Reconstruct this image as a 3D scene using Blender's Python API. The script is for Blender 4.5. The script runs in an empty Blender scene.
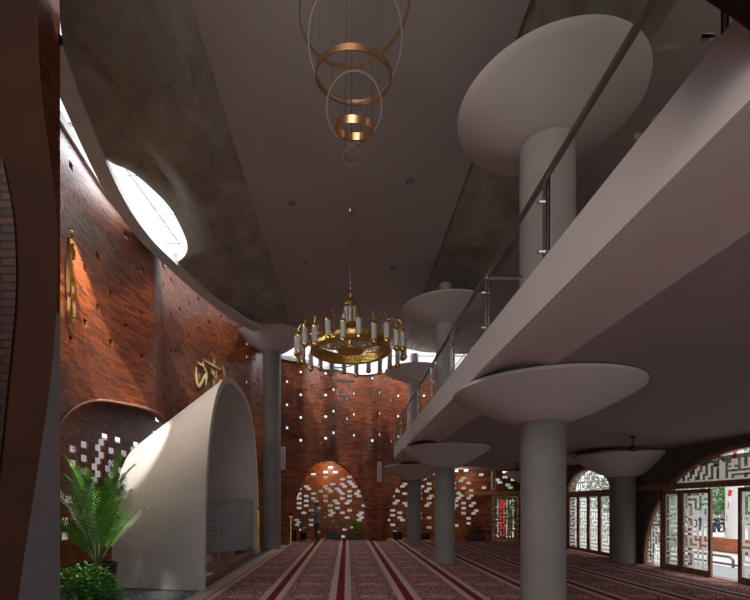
import bpy, bmesh, math, random
from math import sin, cos, pi, radians, sqrt
from mathutils import Vector, Matrix
random.seed(7)
F, CH = 450.0, 1.65
VX, VY = 347.0, 505.0
scene = bpy.context.scene
col = scene.collection

def P(px, py, z):
    "point of the hall at depth z (metres from the eye) whose image falls on px,py"
    return Vector(((px-VX)/F*z, z, CH+(VY-py)/F*z))

# ---------------------------------------------------------------- materials
def new_mat(name):
    m = bpy.data.materials.new(name); m.use_nodes = True
    nt = m.node_tree; b = nt.nodes['Principled BSDF']
    return m, nt, b
def plain(name, rgb, rough=.6, metal=0., spec=.5, noise=0., nscale=3., bump=0., bscale=30., emit=None, es=0., trans=0., alpha=1.):
    m, nt, b = new_mat(name)
    b.inputs['Base Color'].default_value = (*rgb, 1)
    b.inputs['Roughness'].default_value = rough
    b.inputs['Metallic'].default_value = metal
    b.inputs['Specular IOR Level'].default_value = spec
    b.inputs['Transmission Weight'].default_value = trans
    b.inputs['Alpha'].default_value = alpha
    if emit:
        b.inputs['Emission Color'].default_value = (*emit, 1); b.inputs['Emission Strength'].default_value = es
    if noise or bump:
        tc = nt.nodes.new('ShaderNodeTexCoord')
    if noise:
        n = nt.nodes.new('ShaderNodeTexNoise'); n.inputs['Scale'].default_value = nscale
        n.inputs['Detail'].default_value = 6; n.inputs['Roughness'].default_value = .6
        nt.links.new(tc.outputs['Object'], n.inputs['Vector'])
        r = nt.nodes.new('ShaderNodeValToRGB')
        r.color_ramp.elements[0].position = .3; r.color_ramp.elements[1].position = .72
        r.color_ramp.elements[0].color = (*[c*(1-noise) for c in rgb], 1)
        r.color_ramp.elements[1].color = (*[min(1, c*(1+noise)) for c in rgb], 1)
        nt.links.new(n.outputs['Fac'], r.inputs['Fac']); nt.links.new(r.outputs['Color'], b.inputs['Base Color'])
    if bump:
        n2 = nt.nodes.new('ShaderNodeTexNoise'); n2.inputs['Scale'].default_value = bscale
        nt.links.new(tc.outputs['Object'], n2.inputs['Vector'])
        bp = nt.nodes.new('ShaderNodeBump'); bp.inputs['Strength'].default_value = bump; bp.inputs['Distance'].default_value = .02
        nt.links.new(n2.outputs['Fac'], bp.inputs['Height']); nt.links.new(bp.outputs['Normal'], b.inputs['Normal'])
    return m

def brick_mat(name, c1, c2, mortar, bw=.30, bh=.06, rough=.42, dark=.55):
    m, nt, b = new_mat(name)
    uv = nt.nodes.new('ShaderNodeUVMap'); uv.uv_map = 'UVMap'
    br = nt.nodes.new('ShaderNodeTexBrick')
    br.inputs['Scale'].default_value = 1.0
    br.inputs['Brick Width'].default_value = bw; br.inputs['Row Height'].default_value = bh
    br.inputs['Mortar Size'].default_value = .006; br.inputs['Mortar Smooth'].default_value = .3
    br.inputs['Color1'].default_value = (*c1, 1); br.inputs['Color2'].default_value = (*c2, 1)
    br.inputs['Mortar'].default_value = (*mortar, 1)
    nt.links.new(uv.outputs['UV'], br.inputs['Vector'])
    # individual bricks: floor of uv gives one random value per brick
    br2 = nt.nodes.new('ShaderNodeTexBrick')
    for k, v in (('Scale', 1.), ('Brick Width', bw), ('Row Height', bh), ('Mortar Size', 0.), ('Bias', -.1)): br2.inputs[k].default_value = v
    br2.inputs['Color1'].default_value = (0, 0, 0, 1); br2.inputs['Color2'].default_value = (1, 1, 1, 1)
    nt.links.new(uv.outputs['UV'], br2.inputs['Vector'])
    n = nt.nodes.new('ShaderNodeTexNoise'); n.inputs['Scale'].default_value = .55; n.inputs['Detail'].default_value = 5
    nt.links.new(uv.outputs['UV'], n.inputs['Vector'])
    r = nt.nodes.new('ShaderNodeValToRGB'); r.color_ramp.elements[0].position = .35; r.color_ramp.elements[1].position = .65
    r.color_ramp.elements[0].color = (dark, dark*.92, dark*.9, 1); r.color_ramp.elements[1].color = (1.1, 1.05, 1, 1)
    nt.links.new(n.outputs['Fac'], r.inputs['Fac'])
    mx = nt.nodes.new('ShaderNodeMix'); mx.data_type = 'RGBA'; mx.blend_type = 'MULTIPLY'; mx.inputs['Factor'].default_value = 1
    nt.links.new(br.outputs['Color'], mx.inputs['A']); nt.links.new(r.outputs['Color'], mx.inputs['B'])
    nt.links.new(mx.outputs['Result'], b.inputs['Base Color'])
    # bump: mortar recess plus brick-to-brick relief
    ma = nt.nodes.new('ShaderNodeMath'); ma.operation = 'MULTIPLY_ADD'
    nt.links.new(br.outputs['Fac'], ma.inputs[0]); ma.inputs[1].default_value = -1.0
    nt.links.new(br2.outputs['Color'], ma.inputs[2])
    bp = nt.nodes.new('ShaderNodeBump'); bp.inputs['Strength'].default_value = .9; bp.inputs['Distance'].default_value = .012
    nt.links.new(ma.outputs[0], bp.inputs['Height']); nt.links.new(bp.outputs['Normal'], b.inputs['Normal'])
    b.inputs['Roughness'].default_value = rough; b.inputs['Specular IOR Level'].default_value = .38
    return m

def carpet_mat():
    m, nt, b = new_mat('carpet'); N = nt.nodes; L = nt.links
    def math(op, a=None, bb=None, c=None):
        n = N.new('ShaderNodeMath'); n.operation = op
        for i, v in enumerate((a, bb, c)):
            if v is None: continue
            if isinstance(v, (int, float)): n.inputs[i].default_value = v
            else: L.new(v, n.inputs[i])
        return n.outputs[0]
    tc = N.new('ShaderNodeTexCoord'); sp = N.new('ShaderNodeSeparateXYZ'); L.new(tc.outputs['Object'], sp.inputs[0])
    X, Y = sp.outputs['X'], sp.outputs['Y']
    # period 1.215 m centred on the red stripe
    xx = math('ADD', X, 0.12+1.215*20.5); fx = math('SUBTRACT', math('MODULO', xx, 1.215), .6075)  # -.6..+.6, 0 at stripe
    ax = math('ABSOLUTE', fx)
    def mask_lt(v, t): return math('LESS_THAN', v, t)
    # pattern in the field
    v1 = N.new('ShaderNodeTexVoronoi'); v1.inputs['Scale'].default_value = 8.5; v1.inputs['Randomness'].default_value = .35
    L.new(tc.outputs['Object'], v1.inputs['Vector'])
    v2 = N.new('ShaderNodeTexVoronoi'); v2.inputs['Scale'].default_value = 38; v2.feature = 'DISTANCE_TO_EDGE'
    L.new(tc.outputs['Object'], v2.inputs['Vector'])
    r1 = N.new('ShaderNodeValToRGB'); r1.color_ramp.interpolation = 'CONSTANT'
    e = r1.color_ramp.elements; e[0].color = (.64, .41, .37, 1); e[1].position = .22; e[1].color = (.10, .014, .016, 1)
    q = e.new(.44); q.color = (.50, .28, .25, 1); q = e.new(.56); q.color = (.075, .010, .013, 1)
    L.new(v1.outputs['Distance'], r1.inputs['Fac'])
    # medallion rows every 1.2 m along the hall
    fy = math('SUBTRACT', math('MODULO', math('ADD', Y, 60.), 1.25), .625)
    ox = math('SUBTRACT', ax, .6075)
    d = math('SQRT', math('ADD', math('MULTIPLY', math('MULTIPLY', ox, ox), 1.1), math('MULTIPLY', math('MULTIPLY', fy, fy), 3.2)))
    wob = math('ADD', d, math('MULTIPLY', math('SINE', math('MULTIPLY', ox, 60.)), .02))
    med = mask_lt(wob, .24); ring = mask_lt(wob, .13)
    mixm = N.new('ShaderNodeMix'); mixm.data_type = 'RGBA'; L.new(math('MULTIPLY', med, .55), mixm.inputs['Factor'])
    L.new(r1.outputs['Color'], mixm.inputs['A']); mixm.inputs['B'].default_value = (.55, .40, .34, 1)
    mix2 = N.new('ShaderNodeMix'); mix2.data_type = 'RGBA'; L.new(math('MULTIPLY', ring, .6), mix2.inputs['Factor'])
    L.new(mixm.outputs['Result'], mix2.inputs['A']); mix2.inputs['B'].default_value = (.2, .05, .05, 1)
    # tan borders with a fine pattern
    tan = N.new('ShaderNodeMix'); tan.data_type = 'RGBA'; L.new(mask_lt(v2.outputs['Distance'], .1), tan.inputs['Factor'])
    tan.inputs['A'].default_value = (.60, .46, .40, 1); tan.inputs['B'].default_value = (.34, .20, .17, 1)
    mt = N.new('ShaderNodeMix'); mt.data_type = 'RGBA'; L.new(math('MAXIMUM', mask_lt(ax, .20), mask_lt(X, -2.50)), mt.inputs['Factor'])
    L.new(mix2.outputs['Result'], mt.inputs['A']); L.new(tan.outputs['Result'], mt.inputs['B'])
    mr = N.new('ShaderNodeMix'); mr.data_type = 'RGBA'; L.new(math('MULTIPLY', mask_lt(ax, .075), math('GREATER_THAN', X, -2.50)), mr.inputs['Factor'])
    L.new(mt.outputs['Result'], mr.inputs['A']); mr.inputs['B'].default_value = (.16, .012, .016, 1)
    L.new(mr.outputs['Result'], b.inputs['Base Color'])
    b.inputs['Roughness'].default_value = .95; b.inputs['Specular IOR Level'].default_value = .1
    bp = N.new('ShaderNodeBump'); bp.inputs['Strength'].default_value = .3; bp.inputs['Distance'].default_value = .01
    nn = N.new('ShaderNodeTexNoise'); nn.inputs['Scale'].default_value = 120; L.new(tc.outputs['Object'], nn.inputs['Vector'])
    L.new(nn.outputs['Fac'], bp.inputs['Height']); L.new(bp.outputs['Normal'], b.inputs['Normal'])
    return m

def concrete_mat():
    m, nt, b = new_mat('raw_concrete'); N = nt.nodes; L = nt.links
    tc = N.new('ShaderNodeTexCoord'); mp = N.new('ShaderNodeMapping'); mp.inputs['Scale'].default_value = (1.0, .6, 1.0)
    L.new(tc.outputs['Object'], mp.inputs[0])
    n = N.new('ShaderNodeTexNoise'); n.inputs['Scale'].default_value = 1.7; n.inputs['Detail'].default_value = 9; n.inputs['Roughness'].default_value = .65; n.inputs['Distortion'].default_value = .5
    L.new(mp.outputs[0], n.inputs['Vector'])
    r = N.new('ShaderNodeValToRGB'); e = r.color_ramp.elements
    e[0].position = .28; e[0].color = (.16, .135, .095, 1); e[1].position = .78; e[1].color = (.44, .385, .295, 1)
    L.new(n.outputs['Fac'], r.inputs['Fac'])
    n2 = N.new('ShaderNodeTexNoise'); n2.inputs['Scale'].default_value = 9; n2.inputs['Detail'].default_value = 8; L.new(tc.outputs['Object'], n2.inputs['Vector'])
    mx = N.new('ShaderNodeMix'); mx.data_type = 'RGBA'; mx.blend_type = 'OVERLAY'; mx.inputs['Factor'].default_value = .3
    L.new(r.outputs['Color'], mx.inputs['A']); L.new(n2.outputs['Color'], mx.inputs['B'])
    hs = N.new('ShaderNodeHueSaturation'); hs.inputs['Saturation'].default_value = .8; L.new(mx.outputs['Result'], hs.inputs['Color'])
    L.new(hs.outputs['Color'], b.inputs['Base Color']); b.inputs['Roughness'].default_value = .75
    bp = N.new('ShaderNodeBump'); bp.inputs['Strength'].default_value = .15; bp.inputs['Distance'].default_value = .03
    L.new(n2.outputs['Fac'], bp.inputs['Height']); L.new(bp.outputs['Normal'], b.inputs['Normal'])
    return m

def wood_mat(name, a, c, sc=(2, 2, 30)):
    m, nt, b = new_mat(name); N = nt.nodes; L = nt.links
    tc = N.new('ShaderNodeTexCoord'); mp = N.new('ShaderNodeMapping'); mp.inputs['Scale'].default_value = sc
    L.new(tc.outputs['Object'], mp.inputs[0])
    n = N.new('ShaderNodeTexNoise'); n.inputs['Scale'].default_value = 1.5; n.inputs['Detail'].default_value = 6; L.new(mp.outputs[0], n.inputs['Vector'])
    r = N.new('ShaderNodeValToRGB'); r.color_ramp.elements[0].color = (*a, 1); r.color_ramp.elements[1].color = (*c, 1)
    r.color_ramp.elements[0].position = .35; r.color_ramp.elements[1].position = .65
    L.new(n.outputs['Fac'], r.inputs['Fac']); L.new(r.outputs['Color'], b.inputs['Base Color']); b.inputs['Roughness'].default_value = .45
    return m

def clear_mat(name, tint=(1, 1, 1), refl=.06):
    m = bpy.data.materials.new(name); m.use_nodes = True; nt = m.node_tree; nt.nodes.clear()
    o = nt.nodes.new('ShaderNodeOutputMaterial'); mx = nt.nodes.new('ShaderNodeMixShader')
    t = nt.nodes.new('ShaderNodeBsdfTransparent'); t.inputs[0].default_value = (*tint, 1)
    g = nt.nodes.new('ShaderNodeBsdfGlossy'); g.inputs['Roughness'].default_value = .02
    mx.inputs[0].default_value = refl
    nt.links.new(t.outputs[0], mx.inputs[1]); nt.links.new(g.outputs[0], mx.inputs[2]); nt.links.new(mx.outputs[0], o.inputs[0])
    return m

M = {}
M['brick'] = brick_mat('red_brick', (.43, .11, .026), (.15, .036, .012), (.07, .022, .010))
M['brick_in'] = brick_mat('orange_brick', (.52, .15, .04), (.28, .075, .024), (.12, .036, .016), bw=.24, bh=.12, dark=.75)
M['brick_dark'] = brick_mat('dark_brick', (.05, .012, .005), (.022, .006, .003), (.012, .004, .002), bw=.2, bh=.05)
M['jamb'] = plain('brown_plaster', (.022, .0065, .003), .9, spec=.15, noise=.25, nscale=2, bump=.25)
M['greyjamb'] = plain('grey_plaster', (.30, .28, .29), .8, noise=.12)
M['white'] = plain('off_white_plaster', (.54, .485, .46), .85, noise=.05, nscale=.8)
M['ceil'] = plain('ceiling_paint', (.40, .355, .335), .9, noise=.04, nscale=.6)
M['shell'] = plain('shell_plaster', (.56, .525, .49), .8, noise=.07, nscale=1.3, bump=.15, bscale=6)
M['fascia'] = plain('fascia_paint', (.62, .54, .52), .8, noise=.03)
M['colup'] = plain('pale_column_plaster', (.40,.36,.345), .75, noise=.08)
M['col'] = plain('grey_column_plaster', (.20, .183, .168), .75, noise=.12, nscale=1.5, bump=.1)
M['concrete'] = concrete_mat()
M['beamc'] = plain('smooth_concrete', (.58, .585, .56), .7, noise=.12, nscale=3)
M['carpet'] = carpet_mat()
M['stone'] = plain('dark_stone', (.085, .08, .078), .5, noise=.25, nscale=4)
M['wood'] = wood_mat('brown_teak', (.20, .085, .035), (.33, .15, .065), (3, 3, 1))
M['woodgold'] = wood_mat('golden_teak', (.45, .22, .07), (.62, .33, .12), (3, 3, 1))
M['woodfloor'] = wood_mat('timber_deck', (.17, .06, .03), (.27, .10, .045), (14, 1.5, 1))
M['darkwall'] = plain('umber_render', (.085, .065, .055), .85, noise=.15)
M['greywall'] = plain('warm_grey_render', (.30, .27, .255), .85, noise=.08)
M['gold'] = plain('polished_gold', (.83, .56, .16), .22, metal=1., noise=.25, nscale=14, bump=.4, bscale=60)
M['goldletter'] = plain('brass_letter', (.80, .60, .25), .3, metal=1.)
M['rosegold'] = plain('copper_ring', (.50, .26, .13), .35, metal=.85)
M['milk'] = plain('milky_glass', (.52, .50, .46), .3)
M['diff'] = plain('led_diffuser', (.25, .20, .175), .4)
M['steel'] = plain('stainless_steel', (.72, .70, .68), .22, metal=1.)
M['railsteel'] = plain('dull_steel', (.30, .29, .27), .35, metal=1.)
M['blackmetal'] = plain('black_metal', (.015, .014, .014), .4)
M['glass'] = clear_mat('clear_glass', (.96, .97, .96), .05)
M['railglass'] = clear_mat('rail_glass', (.84, .85, .83), .045)
M['skyglass'] = clear_mat('skylight_glass', (.97, .98, 1), .02)
def film(name, rgb):
    m = bpy.data.materials.new(name); m.use_nodes = True; nt = m.node_tree; nt.nodes.clear()
    o = nt.nodes.new('ShaderNodeOutputMaterial'); mx = nt.nodes.new('ShaderNodeMixShader'); mx.inputs[0].default_value = .6
    t = nt.nodes.new('ShaderNodeBsdfTranslucent'); d = nt.nodes.new('ShaderNodeBsdfDiffuse'); t.inputs[0].default_value = d.inputs[0].default_value = (*rgb, 1)
    nt.links.new(d.outputs[0], mx.inputs[1]); nt.links.new(t.outputs[0], mx.inputs[2]); nt.links.new(mx.outputs[0], o.inputs[0]); return m
M['lattice'] = film('frosted_film', (.74,.73,.70)); M['smoke'] = clear_mat('smoked_glass', (.10,.085,.075), .03)
M['pot'] = plain('black_pot', (.014, .014, .016), .35)
M['soil'] = plain('soil', (.10, .08, .06), .95, noise=.4, nscale=30)
M['gravel'] = plain('gravel', (.16, .15, .15), .8, noise=.5, nscale=25)
M['leafA'] = plain('bright_leaf', (.16, .55, .02), .45, noise=.3, nscale=5)
M['leafB'] = plain('deep_leaf', (.035, .13, .02), .5, noise=.3, nscale=5)
M['leafC'] = plain('pale_leaf', (.34, .36, .28), .5, noise=.3, nscale=5)
M['shrub'] = plain('shrub_leaf', (.16, .48, .06), .5, noise=.4, nscale=8)
M['stem'] = plain('palm_stem', (.16, .17, .07), .7)
M['skin'] = plain('skin', (.20, .10, .06), .6)
M['blue'] = plain('blue_cloth', (.03, .13, .36), .9)
M['bluegrey'] = plain('blue_grey_cloth', (.10, .13, .18), .9)
M['trouser'] = plain('dark_cloth', (.02, .022, .03), .9)
M['hair'] = plain('black_hair', (.008, .007, .006), .6)
M['paving'] = plain('pale_paving', (.62, .58, .56), .8, noise=.1, nscale=2)
M['orange'] = brick_mat('orange_wall_brick', (.62, .20, .08), (.5, .15, .06), (.35, .12, .06), bw=.4, bh=.12)
M['treeleaf'] = plain('tree_leaf', (.10, .30, .06), .6, noise=.5, nscale=2)
M['bark'] = plain('bark', (.2, .15, .1), .9)
M['whitepaint'] = plain('white_paint', (.75, .74, .72), .6)
M['backdrop'] = plain('pale_render', (.50,.51,.52), .9, noise=.1)
M['red'] = plain('red_cloth', (.7, .03, .03), .8)
M['bike'] = plain('dark_bike_paint', (.03, .04, .07), .35)
M['tyre'] = plain('tyre', (.012, .012, .012), .8)
M['building'] = plain('pale_building', (.6, .6, .62), .8)

# ---------------------------------------------------------------- helpers
def children(o): return [c for c in bpy.data.objects if c.parent == o]
class MB:
    def __init__(s): s.v = []; s.f = []; s.uv = {}
    def quad(s, a, b, c, d, uv=None):
        i = len(s.v); s.v += [tuple(a), tuple(b), tuple(c), tuple(d)]; s.f.append((i, i+1, i+2, i+3))
        if uv: s.uv[len(s.f)-1] = uv
        return s
    def poly(s, pts, uv=None):
        i = len(s.v); s.v += [tuple(p) for p in pts]; s.f.append(tuple(range(i, i+len(pts))))
        if uv: s.uv[len(s.f)-1] = uv
        return s
    def box(s, lo, hi):
        x0, y0, z0 = lo; x1, y1, z1 = hi; i = len(s.v)
        s.v += [(x0,y0,z0),(x1,y0,z0),(x1,y1,z0),(x0,y1,z0),(x0,y0,z1),(x1,y0,z1),(x1,y1,z1),(x0,y1,z1)]
        s.f += [tuple(i+k for k in q) for q in ((0,3,2,1),(4,5,6,7),(0,1,5,4),(1,2,6,5),(2,3,7,6),(3,0,4,7))]
        return s
    def xbox(s, lo, hi, mat):
        n = len(s.v); s.box(lo, hi)
        for k in range(n, len(s.v)): s.v[k] = tuple(mat @ Vector(s.v[k]))
        return s
    def tube(s, pts, r, seg=8, cap=True, closed=False):
        pts = [Vector(p) for p in pts]; n = len(pts); base = len(s.v)
        rr = r if isinstance(r, (list, tuple)) else [r]*n
        up = None
        for i, p in enumerate(pts):
            a = pts[(i-1) % n] if (closed or i > 0) else p; b = pts[(i+1) % n] if (closed or i < n-1) else p
            t = (b-a).normalized() if (b-a).length > 1e-9 else Vector((0,0,1))
            if up is None:
                up = Vector((0,0,1)) if abs(t.z) < .9 else Vector((1,0,0))
            x = t.cross(up)
            if x.length < 1e-6: x = t.cross(Vector((0,1,0)))
            x.normalize(); y = x.cross(t).normalized(); up = y
            for k in range(seg):
                an = 2*pi*k/seg; s.v.append(tuple(p + x*(cos(an)*rr[i]) + y*(sin(an)*rr[i])))
        m = n if closed else n-1
        for i in range(m):
            j = (i+1) % n
            for k in range(seg):
                s.f.append((base+i*seg+k, base+i*seg+(k+1)%seg, base+j*seg+(k+1)%seg, base+j*seg+k))
        if cap and not closed:
            s.f.append(tuple(base+k for k in range(seg))[::-1]); s.f.append(tuple(base+(n-1)*seg+k for k in range(seg)))
        return s
    def lathe(s, prof, c=(0,0,0), seg=32, cap=True):
        base = len(s.v); n = len(prof); c = Vector(c)
        for (r, z) in prof:
            for k in range(seg):
                a = 2*pi*k/seg; s.v.append((c.x+r*cos(a), c.y+r*sin(a), c.z+z))
        for i in range(n-1):
            for k in range(seg):
                s.f.append((base+i*seg+k, base+i*seg+(k+1)%seg, base+(i+1)*seg+(k+1)%seg, base+(i+1)*seg+k))
        if cap:
            s.f.append(tuple(base+k for k in range(seg))[::-1]); s.f.append(tuple(base+(n-1)*seg+k for k in range(seg)))
        return s
    def build(s, name, mat, parent=None, smooth=False, merge=False, bevel=0.):
        me = bpy.data.meshes.new(name); me.from_pydata(s.v, [], s.f)
        if s.uv:
            ul = me.uv_layers.new(name='UVMap')
            for fi, uvs in s.uv.items():
                pl = me.polygons[fi]
                for k, li in enumerate(pl.loop_indices): ul.data[li].uv = uvs[k]
        if merge or bevel:
            bm = bmesh.new(); bm.from_mesh(me); bmesh.ops.remove_doubles(bm, verts=bm.verts, dist=1e-4)
            if merge: bmesh.ops.recalc_face_normals(bm, faces=bm.faces)
            bm.to_mesh(me); bm.free()
        me.materials.append(mat)
        if smooth:
            me.polygons.foreach_set('use_smooth', [True]*len(me.polygons))
            try: me.set_sharp_from_angle(angle=radians(40))
            except Exception: pass
        o = bpy.data.objects.new(name, me); col.objects.link(o)
        if bevel:
            b = o.modifiers.new('Bevel', 'BEVEL'); b.width = bevel; b.segments = 2
        if parent is not None:
            o.parent = parent
        return o
def tag(o, label=None, cat=None, group=None, kind=None):
    if label: o['label'] = label
    if cat: o['category'] = cat
    if group: o['group'] = group
    if kind: o['kind'] = kind
    return o
def empty(name, loc=(0,0,0), rz=0.):
    o = bpy.data.objects.new(name, None); col.objects.link(o); o.location = loc; o.rotation_euler = (0,0,rz); o.empty_display_size = .1
    return o
def struct(o, label=None, cat='structure'):
    o['kind'] = 'structure'; o['category'] = cat
    if label: o['label'] = label
    return o
def copy_tree(o, parent=None):
    c = o.copy(); col.objects.link(c)
    if parent is not None: c.parent = parent
    for ch in children(o): copy_tree(ch, c)
    return c
def catmull(pts, step):
    pts = [Vector(p) for p in pts]; out = []
    P0 = [2*pts[0]-pts[1]] + pts + [2*pts[-1]-pts[-2]]
    for i in range(1, len(P0)-2):
        a, b, c, d = P0[i-1:i+3]
        for k in range(24):
            t = k/24
            out.append(.5*((2*b)+(c-a)*t+(2*a-5*b+4*c-d)*t*t+(3*b-a-3*c+d)*t*t*t))
    out.append(pts[-1])
    # resample by arc length
    L = [0.]
    for i in range(1, len(out)): L.append(L[-1]+(out[i]-out[i-1]).length)
    def at(s):
        s = max(0, min(L[-1], s))
        lo, hi = 0, len(L)-1
        while hi-lo > 1:
            m = (lo+hi)//2
            if L[m] <= s: lo = m
            else: hi = m
        t = (s-L[lo])/max(1e-9, L[hi]-L[lo])
        return out[lo].lerp(out[hi], t)
    return at, L[-1]
def superell(u, n):
    u = abs(u)
    return (1-u**n)**(1/n) if u < 1 else 0.

# ================================================================ FLOORS
struct(MB().box((-2.73, -3, -.05), (8.5, 22.6, 0.)).build('floor', M['carpet']), 'burgundy prayer carpet with tan and red stripes running up the hall', 'floor')
struct(MB().box((-9, -3, -.06), (-2.73, 22.6, -.01)).build('floor_left', M['stone']), 'dark stone strip of floor left of the carpet', 'floor')
b = MB().box((-2.80, 0, -.05), (-2.73, 22, .012))
struct(b.build('trim_1', M['greyjamb']), 'thin pale edging strip along the left side of the carpet', 'trim')

# ================================================================ SERPENTINE BRICK WALL (left + far)
wpts = [(-4.30,5.0,0),(-4.42,6.2,0),(-4.58,7.6,0),(-4.66,9.0,0),(-4.40,10.3,0),(-4.72,11.7,0),(-4.78,13.2,0),(-4.66,14.8,0),(-4.15,16.4,0),
        (-3.60,17.2,0),(-3.3,17.9,0),(-2.7,18.5,0),(-2.15,18.85,0),(-1.78,19.0,0),(-1.35,19.55,0),(-.95,19.95,0),(-.50,19.95,0),(-.05,20.4,0),(.6,20.75,0),(1.15,20.7,0),(1.55,20.45,0),(2.0,20.85,0),(2.6,21.1,0),(4,21.05,0),(6,21.0,0),(8.6,21.0,0)]
wat, WL = catmull(wpts, .1)
def s_at_y(y):
    s = 0
    while s < WL and wat(s).y < y: s += .01
    return s
def s_at_x(x, s0):
    s = s0
    while s < WL and wat(s).x < x: s += .01
    return s
s_bend = s_at_y(17.5)
aL0, aL1 = s_at_y(6.35), s_at_y(16.2)
aM0, aM1 = s_at_x(-2.42, s_bend), s_at_x(.93, s_bend)
aMc = s_at_x(-1.08, s_bend)
aR0, aR1 = s_at_x(1.83, s_bend), s_at_x(9.5, s_bend)
def open_h(s):
    h = 0.
    if aL0 < s < aL1: h = 3.80*superell((s-(aL0+aL1)/2)/((aL1-aL0)/2), 3.4)
    if aM0 < s < aM1:
        h = 3.58*(superell((aMc-s)/(aMc-aM0), 1.85) if s < aMc else superell((s-aMc)/(aM1-aMc), 2.7))
    if s > aR0:
        t = min(1, (s-aR0)/3.2); h = max(h, 4.0*superell(1-t, 2.1))
    return h
C = .12
def wall_top(s):
    y = wat(s).y
    if s > s_bend+.8: return 7.65
    t = max(0, min(1, (y-11.2)/1.4)); t = t*t*(3-2*t)
    if s > s_bend-1: t *= max(0, min(1, (s_bend+.8-s)/1.8))
    return 7.65+.85*t
ss = set(round(i*C, 4) for i in range(int(WL/C)+1)) | {round(WL, 4)}
for e0, d in ((aL0,1),(aL1,-1),(aM0,1),(aM1,-1),(aR0,1)):
    for k in (0.0005, .004, .012, .03, .06, .09): ss.add(round(e0+d*k, 4))
    ss.add(round(e0, 4))
ss = sorted(ss)
rows = int(8.5/C)+1
holes = set()
nc = int(WL/C)
for i in range(nc):
    s = i*C; y = wat(s+C/2)
    for j in range(rows-2):
        z = j*C
        far = s > s_bend-.3
        if far:
            if i % 5 == 0 and z > 4.2:
                ph = (i//5) % 2
                if (j + ph*4) % 8 == 0 : holes.add((i, j))
            elif i % 10 == 7 and z > 4.2 and (j+2) % 8 == 0 and random.random() < .6: holes.add((i, j))
        elif y.y > 11:
            if i % 6 == 0 and z > 3.9 and (j + 4*((i//6) % 2)) % 8 == 0: holes.add((i, j))
            elif z > 3.9 and random.random() < .004: holes.add((i, j))
        elif y.y > 7:
            if z > 4.0 and i % 4 == 0 and (j + 4*((i//4) % 2)) % 8 == 0 and random.random() < .42: holes.add((i, j))
TH = .13
def wall_build(name, sa, sb, label):
    mb = MB()
    def fr(s): return wat(s)
    def nrm(s):
        t = wat(min(WL, s+.02))-wat(max(0, s-.02)); t.normalize()
        return Vector((-t.y, t.x, 0))      # away from the room
    sl = [s for s in ss if sa-1e-6 <= s <= sb+1e-6]
    for a, b_ in zip(sl[:-1], sl[1:]):
        if b_-a < 1e-5: continue
        pa, pb = fr(a), fr(b_); na, nb = nrm(a), nrm(b_)
        qa, qb = pa+na*TH, pb+nb*TH
        ha, hb = open_h(a), open_h(b_)
        def V(p, z): return (p.x, p.y, z)
        def face(z0a, z0b, z1):
            mb.quad(V(pa,z0a), V(pb,z0b), V(pb,z1), V(pa,z1), [(a,z0a),(b_,z0b),(b_,z1),(a,z1)])
            mb.quad(V(qb,z0b), V(qa,z0a), V(qa,z1), V(qb,z1), [(b_,z0b),(a,z0a),(a,z1),(b_,z1)])
        i = int((a+1e-5)/C)
        jh = sorted(j for (ii, j) in holes if ii == i) if abs(a-i*C) < 1e-3 and abs(b_-(i+1)*C) < 1e-3 else []
        z0a, z0b = ha, hb; top = wall_top(a)
        for j in jh:
            h0, h1 = j*C, (j+1)*C
            if h0 <= max(ha, hb)+.02 or h1 >= top-.05: continue
            face(z0a, z0b, h0)
            for (A, B) in (((pa,h0),(pb,h0)), ((pb,h0),(pb,h1)), ((pb,h1),(pa,h1)), ((pa,h1),(pa,h0))):
                qA = qa if A[0] is pa else qb; qB = qa if B[0] is pa else qb
                mb.quad(V(A[0],A[1]), V(B[0],B[1]), V(qB,B[1]), V(qA,A[1]), [(a,A[1]),(b_,B[1]),(b_,B[1]+.1),(a,A[1]+.1)])
            z0a = z0b = h1
        face(z0a, z0b, top)
        if ha > 0 or hb > 0:   # soffit of the arch
            mb.quad(V(pb,hb), V(pa,ha), V(qa,ha), V(qb,hb), [(a,0),(a,.1),(a+.2,.1),(a+.2,0)])
    for s in (sa, sb):
        p = fr(s); q = p+nrm(s)*TH
        mb.quad((p.x,p.y,open_h(s)), (q.x,q.y,open_h(s)), (q.x,q.y,wall_top(s)), (p.x,p.y,wall_top(s)), [(0,0),(.2,0),(.2,7),(0,7)])
    return struct(mb.build(name, M['brick']), label, 'wall')
wall_build('wall_left', 0, round(int(s_bend/C)*C, 4), 'tall curving left wall of thin red bricks with small square holes')
wall_build('wall_back', round(int(s_bend/C)*C, 4), round(WL, 4), 'curving red brick far wall with lit square holes and arches')

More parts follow.
